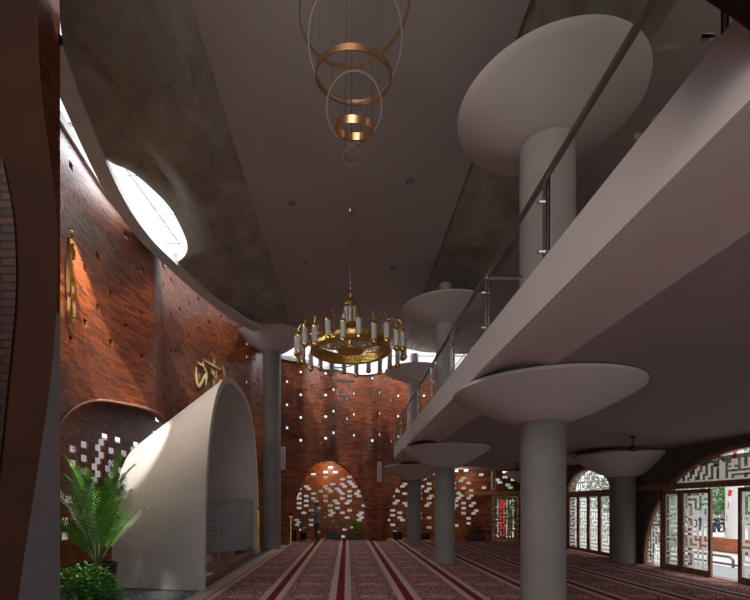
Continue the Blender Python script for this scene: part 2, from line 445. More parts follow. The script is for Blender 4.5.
# pale edge line round the arches and coping along the wall top
def path_tube_wall(name, sa, sb, H, r, mat, off=-.02, label=None):
    pts = []
    n = 90
    for k in range(n+1):
        s = sa+(sb-sa)*(0.5-0.5*cos(pi*k/n)); p = wat(s); t = wat(min(WL,s+.02))-wat(max(0,s-.02)); t.normalize()
        q = p+Vector((-t.y,t.x,0))*off; pts.append((q.x,q.y,H(s)))
    return pts
pts = path_tube_wall('', aL0+.002, aL1-.002, lambda s: open_h(s)+.0, .02, None)
struct(MB().tube(pts, .022, 6).build('trim_2', plain('rosy_plaster', (.30,.16,.11), .8)), 'thin pale plaster bead round the low arch of the left wall', 'trim')
mb = MB()
n = 160
for k in range(n):
    s0, s1 = WL*k/n, WL*(k+1)/n
    r = []
    for s in (s0, s1):
        p = wat(s); t = wat(min(WL,s+.02))-wat(max(0,s-.02)); t.normalize(); nn = Vector((-t.y,t.x,0))
        r.append((p-nn*.05, p+nn*(TH+.04)))
    (a, b_), (c, d) = r
    za, zb_ = wall_top(s0), wall_top(s1)
    V = lambda p, z: (p.x, p.y, (za if (p is a or p is b_) else zb_)+z)
    z0, z1 = 0., .15
    mb.quad(V(a,z0), V(c,z0), V(c,z1), V(a,z1)); mb.quad(V(a,z1), V(c,z1), V(d,z1), V(b_,z1))
    mb.quad(V(b_,z0), V(d,z0), V(d,z1), V(b_,z1)); mb.quad(V(a,z0), V(c,z0), V(d,z0), V(b_,z0))
struct(mb.build('trim_3', M['beamc'], merge=True, smooth=True), 'pale concrete coping along the top of the brick wall', 'trim')

# ---- perforated screen walls
def noise2(x, y, seed=0):
    from mathutils import noise
    return noise.noise(Vector((x, y, seed*7.3)))
def perf_wall(name, path, z1, prob, label, th=.14, bw=.24, bh=.12, openings=()):
    at, Lp = catmull(path, .1)
    mb = MB(); rng = random.Random(11)
    for j in range(int(z1/bh)+1):
        z = j*bh; zt = z+bh
        off = -(j % 2)*bw/2
        k = 0; run = None; cur = set()
        prevrow = prv if j else set()
        nk = int(Lp/bw)+2
        for k in range(nk+1):
            s0 = off+k*bw; s1 = s0+bw; sm = min(max(0, s0+bw/2), Lp)
            p = at(sm)
            hole = rng.random() < prob(p, z+bh/2) and k < nk and (k-1) not in cur and not (sum(q in prevrow for q in ((k,k+1) if j % 2 == 0 else (k-1,k))) and rng.random() < .55)
            if hole: cur.add(k)
            if k >= nk: prv = cur
            blocked = k >= nk or hole or any(a < sm < b_ and z+bh/2 < h for a, b_, h in openings)
            if not blocked:
                if run is None: run = s0
                # split runs so they follow curves
            if run is not None and (blocked or (s1-run) > 1.15):
                e = s0 if blocked else s1
                a, b_ = max(0, run), min(Lp, e)
                if b_-a > .01:
                    pa, pb = at(a), at(b_); t = (pb-pa).normalized(); nn = Vector((-t.y,t.x,0))*th
                    qa, qb = pa+nn, pb+nn
                    V = lambda p, z: (p.x, p.y, z)
                    mb.quad(V(pa,z),V(pb,z),V(pb,zt),V(pa,zt), [(a,z),(b_,z),(b_,zt),(a,zt)])
                    mb.quad(V(qb,z),V(qa,z),V(qa,zt),V(qb,zt), [(b_,z),(a,z),(a,zt),(b_,zt)])
                    mb.quad(V(pa,zt),V(pb,zt),V(qb,zt),V(qa,zt), [(a,.02),(b_,.02),(b_,.1),(a,.1)])
                    mb.quad(V(pb,z),V(pa,z),V(qa,z),V(qb,z), [(a,.02),(b_,.02),(b_,.1),(a,.1)])
                    mb.quad(V(pa,z),V(pa,zt),V(qa,zt),V(qa,z), [(0.02,.02),(.02,.1),(.1,.1),(.1,.02)])
                    mb.quad(V(pb,zt),V(pb,z),V(qb,z),V(qb,zt), [(0.02,.02),(.02,.1),(.1,.1),(.1,.02)])
                run = None if blocked else s1
    return struct(mb.build(name, M['brick_in']), label, 'wall')
def prob_far(p, z):
    if z < .45: return .03
    if 6.15 < p.x < 6.76 and z < 2.3: return .0
    d = .10
    for cx_, cz_, sx, sz, w in ((.15,2.4,.75,.6,1.),(-.9,2.1,.5,.9,.35),(-2.2,1.75,.65,.7,.95),(2.5,1.6,.7,.8,.9),(3.9,2.0,.7,.9,.95),(5.5,2.1,.8,.5,1.),(5.8,1.4,.5,.7,.6),(7.4,3.1,.8,.3,.9),(.6,1.2,.6,.5,.35),(4.8,3.0,.8,.3,.35)):
        d += w*math.exp(-((p.x-cx_)/sx)**2-((z-cz_)/sz)**2)
    return min(.95, d*(1+.5*noise2(p.x*1.5, z*1.5, 4)))
path_far = [(-5.2,21.6,0),(-3.5,22.4,0),(-1,22.5,0),(1,22.5,0),(3.5,22.4,0),(5.3,21.6,0),(6.3,21.0,0),(7.4,20.75,0),(8.35,20.7,0)]
fat, FL = catmull(path_far, .1)
s=0
while fat(s).x < 6.76: s += .01
d0 = s
while fat(s).x < 7.86: s += .01
d1 = s
perf_wall('wall_far_screen', path_far, 3.96, prob_far, 'orange brick screen wall with staggered daylit gaps beyond the far arches', openings=[(d0, d1, 2.04)])
def prob_left(p, z):
    if z < .9 or z > 3.5: return .04
    return max(.08, min(.95, .75+1.4*noise2(p.y*.9, z*.9, 9)))
perf_wall('wall_left_screen', [(-6.0,4.6,0),(-6.3,8,0),(-6.5,12,0),(-6.2,16,0)], 4.6, prob_left, 'brick screen wall with glazed gaps behind the low left arch', th=.05, bw=.32, bh=.17)
# lids over the side passages
mb = MB(); mb.box((-6.6, 4.5, 4.68), (-4.85, 16.2, 4.8))
struct(mb.build('ceiling_left', M['darkwall']), 'low ceiling of the passage behind the left arch', 'ceiling')
mb = MB(); mb.poly([(-5.4,18.2,4.0),(-3.2,18.6,4.0),(-1.6,19.8,4.0),(.2,20.85,4.0),(2.0,21.2,4.0),(8.5,21.3,4.0),(8.5,22.9,4.0),(-5.4,22.9,4.0)])
struct(mb.build('ceiling_back', M['brick_in']), 'low ceiling of the passage beyond the far arches', 'ceiling')
struct(MB().box((-6.5,16.1,0),(-3.7,17.4,0.02)).box((-5.5,18.0,0),(-5.2,22.6,4.0)).build('wall_passage', M['darkwall']), 'end wall of the far passage', 'wall')

# ================================================================ CEILINGS, VAULT, BEAM
BX0, BX1, ZC = -2.03, 2.36, CH+6.5
def yend(x): return 18.2+.12*(x+2)
mb = MB(); n = 24
mb.poly([(BX0,-3,ZC),(BX1,-3,ZC)] + [(BX1+(BX0-BX1)*k/n, yend(BX1+(BX0-BX1)*k/n)+.5*sin(pi*k/n), ZC) for k in range(n+1)])
i0 = len(mb.v)//1
top = [(x,y,z+.18) for (x,y,z) in mb.v]
k0 = len(mb.v); mb.v += top; mb.f.append(tuple(range(k0, k0+len(top)))[::-1])
for k in range(len(top)): mb.f.append((k, (k+1)%len(top), k0+(k+1)%len(top), k0+k))
struct(mb.build('ceiling', M['ceil'], merge=True), 'dim off-white flat ceiling strip over the middle of the hall', 'ceiling')
# left raw concrete vault between ceiling strip and edge beam
epts = [(60,-140,5.75),(60,-60,5.75),(61,30,5.75),(77,90,5.76),(103,155,5.78),(130,171,5.97),(150,187,6.1),(170,208,6.15),(183,232,6.1),(187.5,247,5.97),(184,257,5.85),(177,264,5.79),(188,276,5.77),(203,290,5.77),(225,307,5.8),(246,320,6.12),(257,321,6.5),(285,326,6.55)]
E3 = []
for px, py, H in epts:
    z = F*H/(VY-py); E3.append(P(px, py, z))
mb = MB(); NS = 14
eat, EL = catmull([tuple(e) for e in E3], .1)
NT = 130; grid = []
for k in range(NT+1):
    e = eat(EL*k/NT); row = []
    for q in range(NS+1):
        t = q/NS
        x = e.x+(BX0-e.x)*t; y = e.y; z0 = e.z; z1 = ZC+.02
        z = z0+(z1-z0)*t
        ee = min(1., abs(BX0-e.x)/1.6)
        z += ee*(-.14*sin(pi*min(1,t*1.0)) + .13*math.exp(-((x+3.42)/.15)**2)*max(0,min(1,(-3.55-e.x)/.25))*max(0,min(1,(10.2-y)/1.5)) )
        row.append((x, y, z))
    grid.append(row)
for k in range(NT):
    for q in range(NS):
        mb.quad(grid[k][q], grid[k][q+1], grid[k+1][q+1], grid[k+1][q])
# reveal of the skylight cut and roof thickness
for k in range(NT):
    a, b_ = Vector(grid[k][0]), Vector(grid[k+1][0])
    up = Vector((.02,0,.4))
    mb.quad(a, b_, b_+up, a+up)
struct(mb.build('ceiling_left_vault', M['concrete'], merge=True, smooth=True), 'stained raw concrete vault curving up beside the skylight', 'ceiling')
# roof slab above vault (keeps the sky out)
mb = MB()
for k in range(NT):
    a, b_ = Vector(grid[k][0])+Vector((.02,0,.4)), Vector(grid[k+1][0])+Vector((.02,0,.4))
    mb.quad(a, b_, (BX0, b_.y, ZC+.5), (BX0, a.y, ZC+.5))
struct(mb.build('roof', M['darkwall']), 'roof slab over the vault', 'roof')
struct(MB().box((-3.8,15.5,ZC+.03),(BX0+.01,18.3,ZC+.3)).build('ceiling_corner', M['ceil']), 'ceiling corner above the tall left column', 'ceiling')
# edge beam
br = [(62.5,46),(77,90),(103,155),(118,188),(134,216),(153,241),(173,261),(203,289),(226,307),(246,321),(262,329)]
bpts = []
for px, py in br:
    z = F*5.72/(VY-py); bpts.append(P(px, py, z))
bat, BL = catmull([tuple(b_) for b_ in bpts], .1)
mb = MB(); n = 90; rings = []
for k in range(n+1):
    p = bat(BL*k/n); t = bat(min(BL, BL*k/n+.05))-bat(max(0, BL*k/n-.05)); t.z = 0; t.normalize()
    nn = Vector((-t.y, t.x, 0)); w = .26 if k < 60 else .26+.1*(k-60)/30
    a = p; d = p+nn*w
    rings.append([a, a+Vector((0,0,.12)), d+Vector((0,0,.3)), d+Vector((0,0,-.02))])
for k in range(n):
    for q in range(4): mb.quad(rings[k][q], rings[k][(q+1)%4], rings[k+1][(q+1)%4], rings[k+1][q])
struct(mb.build('trim_4', M['beamc'], merge=True, smooth=True), 'slender curved concrete edge beam sweeping under the left skylight', 'trim')
# right concrete strip and right ceiling
mb = MB(); n = 20
for k in range(n):
    y0, y1 = -3+21.8*k/n, -3+21.8*(k+1)/n
    for (xa, za, xb, zb) in ((BX1, ZC+.05, 3.2, ZC-.12), (3.2, ZC-.12, 4.15, ZC-.16)):
        mb.quad((xa,y0,za),(xb,y0,zb),(xb,y1,zb),(xa,y1,za))
struct(mb.build('ceiling_concrete_strip', M['concrete'], merge=True, smooth=True), 'stained raw concrete ceiling strip over the mushroom columns', 'ceiling')
struct(MB().box((4.15,-3,ZC-.16),(8.6,18.9,ZC)).box((BX1,-3,ZC+.1),(4.2,18.7,ZC+.3)).build('ceiling_right', M['ceil']), 'off-white ceiling over the upper gallery', 'ceiling')

# skylight glazing (left) and far strip
g = MB(); g.quad((-6.2,4,8.12),(-3.1,4,8.12),(-3.1,15,8.12),(-6.2,15,8.12))
w1 = g.build('window_1', M['skyglass']); struct(w1, 'bright white skylight glazing between vault and left wall', 'window')
m1 = MB()
m1.tube([P(112,150,F*6.42/(VY-150)), P(179,243,F*6.42/(VY-243)), P(200,275,F*6.42/(VY-275))], .025, 4)
for y in (7.6, 8.75, 9.9, 11.0): m1.box((-5.2,y-.022,8.05),(-3.4,y+.022,8.10))
m1.box((-4.85,6,8.05),(-4.80,12,8.1))
m1.build('window_frame', plain('pale_frame', (.5,.55,.6), .5), w1)
g = MB(); g.quad((-3.6,18,8.2),(8.6,18,8.2),(8.6,22.2,8.2),(-3.6,22.2,8.2))
w2 = g.build('window_2', M['skyglass']); struct(w2, 'bright skylight strip between the ceiling end and far wall', 'window')
m2 = MB()
for k in range(10): m2.box((-3+1.15*k-.02,18,8.12),(-3+1.15*k+.02,22,8.17))
m2.box((-3.5,19.6,8.12),(8.5,19.64,8.17)); m2.build('window_frame', M['beamc'], w2)

# recessed downlights
dl = None
for i, (px, py) in enumerate([(292,203),(410,181),(393,267),(306,262)]):
    z = F*6.5/(VY-py); p = P(px, py, z)
    if dl is None:
        dl = empty('ceiling_downlight', (p.x, p.y, ZC-.002))
        MB().lathe([(.085,-.012),(.085,0),(.06,0),(.06,-.012)], seg=24, cap=False).build('rim', M['col'], dl)
        MB().lathe([(.058,-.004),(.058,-.001)], seg=24).build('lens', M['greywall'], dl); o = dl
    else: o = copy_tree(dl); o.location = (p.x, p.y, ZC-.002)
    tag(o, ['round recessed ceiling light left of the ring pendant','round recessed ceiling light right of the ring pendant, above the railing side','round recessed ceiling light right of the chandelier chain','round recessed ceiling light left of the chandelier chain'][i], 'light', 'recessed ceiling lights')

# ================================================================ BALCONY
SB, ST = CH+1.65, CH+2.07
edge = [(1.65,-1.0),(1.65,2),(1.65,5),(1.65,8),(1.65,11),(1.65,13.5),(1.65,15.3),(1.69,16.2),(1.84,17.2),(2.15,18.2),(2.7,19.3),(3.4,20.4),(4.2,21.1)]
xat, XL = catmull([(a, b_, 0) for a, b_ in edge], .1)
mb = MB(); n = 120; prof = []
for k in range(n+1):
    p = xat(XL*k/n); t = xat(min(XL,XL*k/n+.05))-xat(max(0,XL*k/n-.05)); t.normalize(); nn = Vector((t.y,-t.x,0))  # inward (+x)
    R = [p+Vector((0,0,ST)), p+Vector((0,0,SB+.01)), p+nn*.03+Vector((0,0,SB))]
    # concave sweep under the edge
    for q in range(1, 7):
        a = q/6; R.append(p+nn*(.03+.75*a)+Vector((0,0,SB+.10*sin(pi*a))))
    prof.append(R)
for k in range(n):
    for q in range(len(prof[0])-1): mb.quad(prof[k][q+1], prof[k][q], prof[k+1][q], prof[k+1][q+1])
# soffit and top, out to the right wall
mb_top = mb; mb = MB()
for k in range(n):
    a, b_ = prof[k][-1], prof[k+1][-1]
    xs = (0, .3, .6, .8, 1.)
    def Z(x): return SB - max(0, (x-4.8))**1.5/(3.5**1.5)*.20
    for u0, u1 in zip(xs[:-1], xs[1:]):
        A = a.x+(8.5-a.x)*u0; B = a.x+(8.5-a.x)*u1; Cx = b_.x+(8.5-b_.x)*u0; D = b_.x+(8.5-b_.x)*u1
        mb.quad((B,a.y,Z(B)),(A,a.y,Z(A)),(Cx,b_.y,Z(Cx)),(D,b_.y,Z(D)))
    t0, t1 = prof[k][0], prof[k+1][0]
    mb_top.quad(t0, (8.5,t0.y,ST), (8.5,t1.y,ST), t1)
struct(mb.build('ceiling_gallery', plain('shaded_soffit_paint',(.31,.27,.255),.9,noise=.05), merge=True, smooth=True), 'smooth painted soffit under the gallery, its shade put into the colour', 'ceiling')  # same slab as the fascia, colour darkened to put in the shade
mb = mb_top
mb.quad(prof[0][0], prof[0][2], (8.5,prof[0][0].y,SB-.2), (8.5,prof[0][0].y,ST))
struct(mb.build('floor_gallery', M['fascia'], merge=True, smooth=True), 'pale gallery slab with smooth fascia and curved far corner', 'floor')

# railing
rail = empty('gallery_railing', (1.70, 0, ST))
tag(rail, 'glass balustrade with steel posts and handrail on the gallery edge', 'railing')
def rp(s, off=.05, z=0.):
    p = xat(s); t = xat(min(XL,s+.05))-xat(max(0,s-.05)); t.normalize(); nn = Vector((t.y,-t.x,0)); q = p+nn*off
    return Vector((q.x-1.70, q.y, z))
RH = .73
pl = [rp(1.0+k*(XL-3.2-1.0)/100, .05, RH) for k in range(101)]
MB().tube(pl, .028, 8).build('handrail', M['railsteel'], rail, smooth=True)
py_ = [2.05,3.83,5.5,7.28,9.05,10.8,12.55,14.3,15.9,17.5]
posts = []
for y in py_:
    s = 0
    while s < XL and xat(s).y < y: s += .01
    posts.append(s)
for s in posts:
    q = rp(s, .05)
    b = MB(); b.box((q.x-.018,q.y-.035,-.12),(q.x-.006,q.y+.035,RH-.02)); b.box((q.x+.008,q.y-.035,-.12),(q.x+.020,q.y+.035,RH-.02))
    for zz in (.12, .55): b.tube([(q.x-.05,q.y+.05,zz),(q.x+.05,q.y+.05,zz)], .018, 8)
    b.build('post', M['steel'], rail)
for s0, s1 in zip([posts[0]-1.7]+posts[:-1], posts):
    n = 6; b = MB()
    for k in range(n):
        a, c = rp(s0+.06+(s1-s0-.12)*k/n, .055), rp(s0+.06+(s1-s0-.12)*(k+1)/n, .055)
        b.quad((a.x,a.y,-.02),(c.x,c.y,-.02),(c.x,c.y,RH-.05),(a.x,a.y,RH-.05))
    b.build('glass_panel', M['railglass'], rail)
MB().tube([(0.0,5.5,RH-.02),(.44,5.5,RH-.02)], .022, 8).build('cross_rail', M['steel'], rail)

# ================================================================ COLUMNS
def column(x, y, r0, zb, zt, rc, name, label, zneck, cut=None, gap=True, gr=.9, sm=None):
    root = empty('mushroom_column', (x, y, zb))
    tag(root, label, 'column', 'round columns with flared discs', 'thing')
    s = MB().lathe([(r0,0),(r0,zneck-zb)], seg=48); s.build('shaft', sm or M['col'], root, smooth=True)
    c = MB(); pr = []
    for k in range(13):
        t = k/12; pr.append((r0*.97+(rc-r0)*(t**.88), zneck-zb-.01+(zt-zneck)*(t**1.12)))
    pr += [(rc, zt-zb+.03), (rc*.97, zt-zb+.04)]
    c.lathe(pr, seg=72)
    o = c.build('capital', M['white'], root, smooth=True, merge=True)
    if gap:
        g = MB().lathe([(rc*gr, zt-zb+.03), (rc*gr, zt-zb+gap)], seg=48).build('shadow_gap_ring', M['darkwall'] if gr > .5 else M['ceil'], root)  # wide rings are coloured dark to stand in for shade in the gap
    if cut is not None:
        for ch in children(root):
            bm = bmesh.new(); bm.from_mesh(ch.data)
            bmesh.ops.bisect_plane(bm, geom=bm.verts[:]+bm.edges[:]+bm.faces[:], plane_co=(cut-x,0,0), plane_no=(1,0,0), clear_outer=True)
            bm.to_mesh(ch.data); bm.free()
    return root
# lower row (under gallery) and upper row (on gallery), same axes
low = [(2.80,6.43,'near fat grey column under the gallery, its flared disc cut across the foreground'),
       (2.82,13.0,'second grey column under the gallery, standing in the middle of the carpet'),
       (2.84,19.0,'farthest grey column under the gallery, in front of the brick screen')]
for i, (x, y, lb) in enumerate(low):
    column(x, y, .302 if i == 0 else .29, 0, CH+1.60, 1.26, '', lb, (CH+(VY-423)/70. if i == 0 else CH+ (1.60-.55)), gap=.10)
up = [(2.86,6.43,'big pale flared disc column at top right, seen through the glass balustrade'),
      (2.84,13.0,'second upper column with a pale disc, behind the sloping handrail'),
      (2.84,19.0,'farthest upper column with a pale disc, below the far skylight')]
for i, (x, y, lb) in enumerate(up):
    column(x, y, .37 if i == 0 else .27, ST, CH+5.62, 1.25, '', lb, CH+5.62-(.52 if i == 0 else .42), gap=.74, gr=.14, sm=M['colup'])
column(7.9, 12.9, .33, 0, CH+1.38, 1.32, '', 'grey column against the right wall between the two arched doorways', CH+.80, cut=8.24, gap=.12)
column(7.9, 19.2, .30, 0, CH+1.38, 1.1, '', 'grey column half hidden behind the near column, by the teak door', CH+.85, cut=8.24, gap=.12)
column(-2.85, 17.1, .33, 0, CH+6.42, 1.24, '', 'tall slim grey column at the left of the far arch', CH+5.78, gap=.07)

# ================================================================ RIGHT WALL WITH ARCHES
RX = 8.25
def r_open(y):
    h = 0.
    u = (y-15.42)/1.42
    if abs(u) < 1: h = max(h, 2.10+.80*sqrt(1-u*u))
    u = (y-9.0)/3.54
    if abs(u) < 1: h = max(h, 2.93*superell(u, 2.2))
    return h
ys = set(round(-3+.1*k, 3) for k in range(250))
for e0 in (14.0, 16.84): 
    for k in (-.0005,.0005,.01,.03,-.01,-.03): ys.add(round(e0+k,4))
for e0, d in ((5.46,1),(12.54,-1)):
    for k in (0,.0005,.003,.01,.03,.06): ys.add(round(e0+d*k,4))
ys = sorted(ys); mb = MB(); ZT = CH+1.66
for a, b_ in zip(ys[:-1], ys[1:]):
    ha, hb = r_open(a), r_open(b_)
    mb.quad((RX,b_,hb),(RX,a,ha),(RX,a,ZT),(RX,b_,ZT)); mb.quad((RX+.3,a,ha),(RX+.3,b_,hb),(RX+.3,b_,ZT),(RX+.3,a,ZT))
    mb.quad((RX,a,ha),(RX,b_,hb),(RX+.3,b_,hb),(RX+.3,a,ha))
struct(mb.build('wall_right', M['darkwall']), 'dark umber right wall pierced by arched doorways', 'wall')
struct(MB().box((RX,-3,ZT),(RX+.3,21.2,ZC)).build('wall_right_upper', M['greywall']), 'grey upper right wall above the gallery', 'wall')
struct(MB().box((-9,-3.2,0),(-4.5,-3,ZC+.5)).box((-4.5,-3.2,5.2),(8.5,-3,ZC+.5)).build('wall_rear', M['greywall']), 'plain wall behind the viewpoint', 'wall')
struct(MB().box((-9,-3,0),(-8.8,5,ZC+.5)).box((-9,-3,ZC+.4),(-1.9,5.2,ZC+.5)).build('wall_outer_left', M['darkwall']), 'outer wall at the near left', 'wall')

# arched frames, transom beams
def frame_curve(y0, H, hw, n, w=.09, base=0., t0=0., z0=0.):
    mb = MB(); K = 64; pts = []
    for k in range(K+1):
        a = -pi/2+pi*k/K; u = sin(a); y = y0+hw*u
        pts.append((y, base+H*superell(min(.99999, abs(u)), n)))
    inner = [(y0+(y-y0)*(1-w/hw), base+(z-base)*(1-w/H)) for y, z in pts]
    for (a, b_, c, d) in zip(pts[:-1], pts[1:], inner[:-1], inner[1:]):
        x0, x1 = RX-.03, RX+.12
        mb.quad((x0,*a),(x0,*b_),(x0,*d),(x0,*c)); mb.quad((x1,*b_),(x1,*a),(x1,*c),(x1,*d))
        mb.quad((x0,*c),(x0,*d),(x1,*d),(x1,*c)); mb.quad((x0,*b_),(x0,*a),(x1,*a),(x1,*b_))
    return mb
# --- kufic screens
def bars(bitmap, cell):
    "merge runs of # into rectangles (col,row,w,h)"
    R = []
    rows_ = [list(r) for r in bitmap]
    H = len(rows_)
    for r in range(H):
        c = 0
        while c < len(rows_[r]):
            if rows_[r][c] == '#':
                c1 = c
                while c1 < len(rows_[r]) and rows_[r][c1] == '#': c1 += 1
                R.append((c, H-1-r, c1-c, 1)); c = c1
            else: c += 1
    return R
def kufic_tile(w, h, rng):
    "square kufic like maze: strokes one unit wide with one unit gaps"
    g = [['.']*w for _ in range(h)]
    mw, mh = (w+1)//2, (h+1)//2
    for r in range(mh):
        for c in range(mw):
            if 2*r < h and 2*c < w: g[2*r][2*c] = '#'
    for r in range(mh):
        for c in range(mw):
            if 2*r+1 < h and rng.random() < .62: g[2*r+1][2*c] = '#'
            if 2*c+1 < w and rng.random() < .42: g[2*r][2*c+1] = '#'
    return [''.join(r) for r in g]
SP = ["#########..","#.......#.#","#.#####.#.#","#.#...#.#.#","#.#.###.#.#","#.#.....#.#","#.#######.#","#.........#","###########",
      "..#...#...#","###.#.#.###","#...#.#.#..","#.###.###.#","#.#.......#","#.#.#######","#.#.#.....#","#.###.###.#","#.....#.#.#","#######.#.#","....#...#..",
      "###.#.###.#","#.#.#.#...#","#.###.#.###","#.....#.#..","#######.#.#","........#.#","#########.#","#.........#","#.#########","#.#......."]
def screen(name, root, y0, y1, z0, z1, bitmap, x=RX+.06, clip=None, th=.02, mat=None):
    mb = MB(); Wn, Hn = len(bitmap[0]), len(bitmap); dy, dz = (y1-y0)/Wn, (z1-z0)/Hn
    for (c, r, w, h) in bars(bitmap, 1):
        for cc in range(c, c+w):
            a, b_ = y1-cc*dy, y1-(cc+1)*dy; za, zb = z0+r*dz-.002, z0+(r+1)*dz+.002
            if clip:
                zl = clip((a+b_)/2)
                if za >= zl: continue
                zb = min(zb, zl)
            mb.quad((x, a, za), (x, b_, za), (x, b_, zb), (x, a, zb))
    return mb.build(name, mat or M['lattice'], root)
BAND = [  # square-kufic band of the big fanlight, left (far) to right (near)
 "............................................####################.",
 "................................#####.#######..#.#.....#...#..##.",
 "....................#...##.#.#..#...#.#.....#..#.#.###.#.#.#.###.",
 "............#...##..##..##.#.#.##.#.#.#.#.#.#..#.#.#.#.#.#.#...#.",
 "........#...#.#.#...##.###.#.#.#..#.#.#.#.#.#..#.#.#.#.#.###.#.#.",
 ".....#..##.##.#.#.#.##..#..#.#.#.##.#.###.#.#..#.#.###.#.....#.#.",
 "...#.#.##..#..#.#.#.##.###.###.#.#..#.#.#.#.#..#.#...#.#####.#.#.",
 ".###.#..#..#.##.#.#.##.........#.#.##.#.###.#..#.#.#.#.....#.#.#.",
 ".#.#.#.##.##.#..#.#.##.#########.#.#..#.....#..#.#.#.#####.#.#.#.",
 ".#.#.#.#..#..#.##.#.##.#.........#.#..#.#.#.#..#.#.#...#...#.#.#.",
 "##.###.#.##..#.#..#.##.#.###.###.#.##.#.#.#.#..#.###.###.###.###.",
 "#################################################################"]
M['screenwarm'] = film('beige_film', (.60,.55,.48))
# --- doorway 1 (far arch, 4 leaves)
d1r = empty('door_1', (0,0,0)); struct(d1r, 'far arched teak doorway of four leaves with pale kufic screens in the right wall', 'door')
fm = frame_curve(15.42, .82, 1.43, 2.0, .08, base=2.10); fm.box((RX-.04,13.98,2.02),(RX+.12,16.86,2.14)); fm.box((RX-.02,13.98,0),(RX+.1,14.06,2.05)); fm.box((RX-.02,16.78,0),(RX+.1,16.86,2.05))
fm.build('frame', M['wood'], d1r)
rng = random.Random(4)
screen('fanlight_screen', d1r, 14.05, 16.8, 2.14, 2.88, kufic_tile(37, 11, rng), clip=lambda y: 2.10+.76*sqrt(max(0, 1-((y-15.42)/1.36)**2)), mat=M['screenwarm'])
MB().box((RX+.035,14.06,.05),(RX+.041,16.78,2.88)).build('fanlight_pane', M['glass'], d1r)
def leaf(root, y0, y1, x, bitmap, name='leaf'):
    b = MB(); w = .075
    b.box((x,y0,0.02),(x+.05,y0+w,2.02)); b.box((x,y1-w,.02),(x+.05,y1,2.02)); b.box((x,y0+w,.02),(x+.05,y1-w,.14)); b.box((x,y0+w,1.93),(x+.05,y1-w,2.02))
    o = b.build(name, M['wood'], root)
    screen('screen', o, y0+w, y1-w, .14, 1.93, bitmap, x=x+.025)
    MB().box((x+.012,y0+w,.14),(x+.017,y1-w,1.93)).build('pane', M['glass'], o)
    return o
for k in range(4):
    y0 = 14.06+k*.68; leaf(d1r, y0+.005, y0+.675, RX+(.0 if k in (0,3) else .0), [r[1:9] for r in SP])
# --- doorway 2 (near, big arch)
d2r = empty('door_2', (0,0,0)); struct(d2r, 'large arched teak doorway with sliding leaves standing open onto the courtyard', 'door')
fm = frame_curve(9.0, 2.93, 3.54, 2.2, .09); fm.box((RX-.05,5.4,2.05),(RX+.12,12.85,2.19))
fm.build('frame', M['wood'], d2r)
arch2 = lambda y: 2.85*superell(min(.9999, abs((y-9.0)/3.46)), 2.2)
screen('fanlight_screen', d2r, 6.5, 11.62, 2.19, 2.74, BAND, clip=arch2, mat=M['screenwarm'])
screen('fanlight_smoked_pane', d2r, 6.5, 11.62, 2.19, 2.74, [''.join('#' if c == '.' else '.' for c in r) for r in BAND], clip=arch2, mat=M['smoke'])
def arch_pane(y0, y1, z0, f, x):
    mb = MB(); n = 40
    for k in range(n):
        a, b_ = y0+(y1-y0)*k/n, y0+(y1-y0)*(k+1)/n
        mb.quad((x,a,z0),(x,b_,z0),(x,b_,max(z0,f(b_))),(x,a,max(z0,f(a))))
    return mb
arch_pane(5.6, 12.4, 2.19, arch2, RX+.045).build('fanlight_pane', M['glass'], d2r)
screen('side_screen', d2r, 11.8, 12.5, .08, 2.05, kufic_tile(13, 37, random.Random(8)), clip=arch2)
arch_pane(11.8, 12.5, .02, lambda y: min(2.05, arch2(y)), RX+.045).build('side_pane', M['glass'], d2r)
MB().box((RX-.03,11.74,0),(RX+.1,11.82,2.05)).build('mullion', M['wood'], d2r)
leaf(d2r, 11.15, 11.74, RX-.01, [r[0:9] for r in SP]); leaf(d2r, 10.2, 11.13, RX-.01, [(r+'.'+r)[4:15] for r in SP[::-1]])
leaf(d2r, 10.9, 11.72, RX+.07, SP)
leaf(d2r, 8.55, 9.49, RX-.01, SP); leaf(d2r, 7.6, 8.5, RX-.01, SP)
leaf(d2r, 6.5, 7.5, RX-.01, SP)
MB().box((RX-.02,5.4,0.0),(RX+.25,12.5,.02)).build('threshold', M['wood'], d2r)
# --- teak lattice door at the far right end
pA, pB = fat(d0), fat(d1); tt = (pB-pA).normalized(); ang = math.atan2(tt.y, tt.x); W = (pB-pA).length
d3 = empty('door_3', (pA.x, pA.y, 0), ang); struct(d3, 'golden teak lattice door in the brick screen at the far right', 'door')
MB().box((-.06,-.08,0),(.0,.10,2.1)).box((W,-.08,0),(W+.06,.10,2.1)).box((-.06,-.08,2.04),(W+.06,.10,2.12)).build('frame', M['woodgold'], d3)
b = MB(); b.box((.03,-.03,.03),(.12,.02,2.03)).box((W-.12,-.03,.03),(W-.03,.02,2.03)).box((.12,-.03,.03),(W-.12,.02,.16)).box((.12,-.03,1.94),(W-.12,.02,2.03))
lf = b.build('leaf', M['woodgold'], d3)
kb = kufic_tile(13, 25, random.Random(3)); mb = MB(); dx, dz = (W-.24)/13, 1.78/25
for (c, r, w, h) in bars(kb, 1): mb.box((.12+c*dx,-.02,.16+r*dz-.002),(.12+(c+w)*dx,.005,.16+(r+1)*dz+.002))
mb.build('screen', M['woodgold'], lf)
MB().box((W+.12,-.12,.55),(W+.15,-.06,1.35)).build('pull_bar', M['rosegold'], d3)
struct(MB().xbox((-1.25,-.14,2.13),(W+.5,-.02,2.28), Matrix.Translation((pA.x,pA.y,0)) @ Matrix.Rotation(ang,4,'Z')).build('trim_5', M['woodgold']), 'golden timber beam running above the teak lattice door', 'trim')

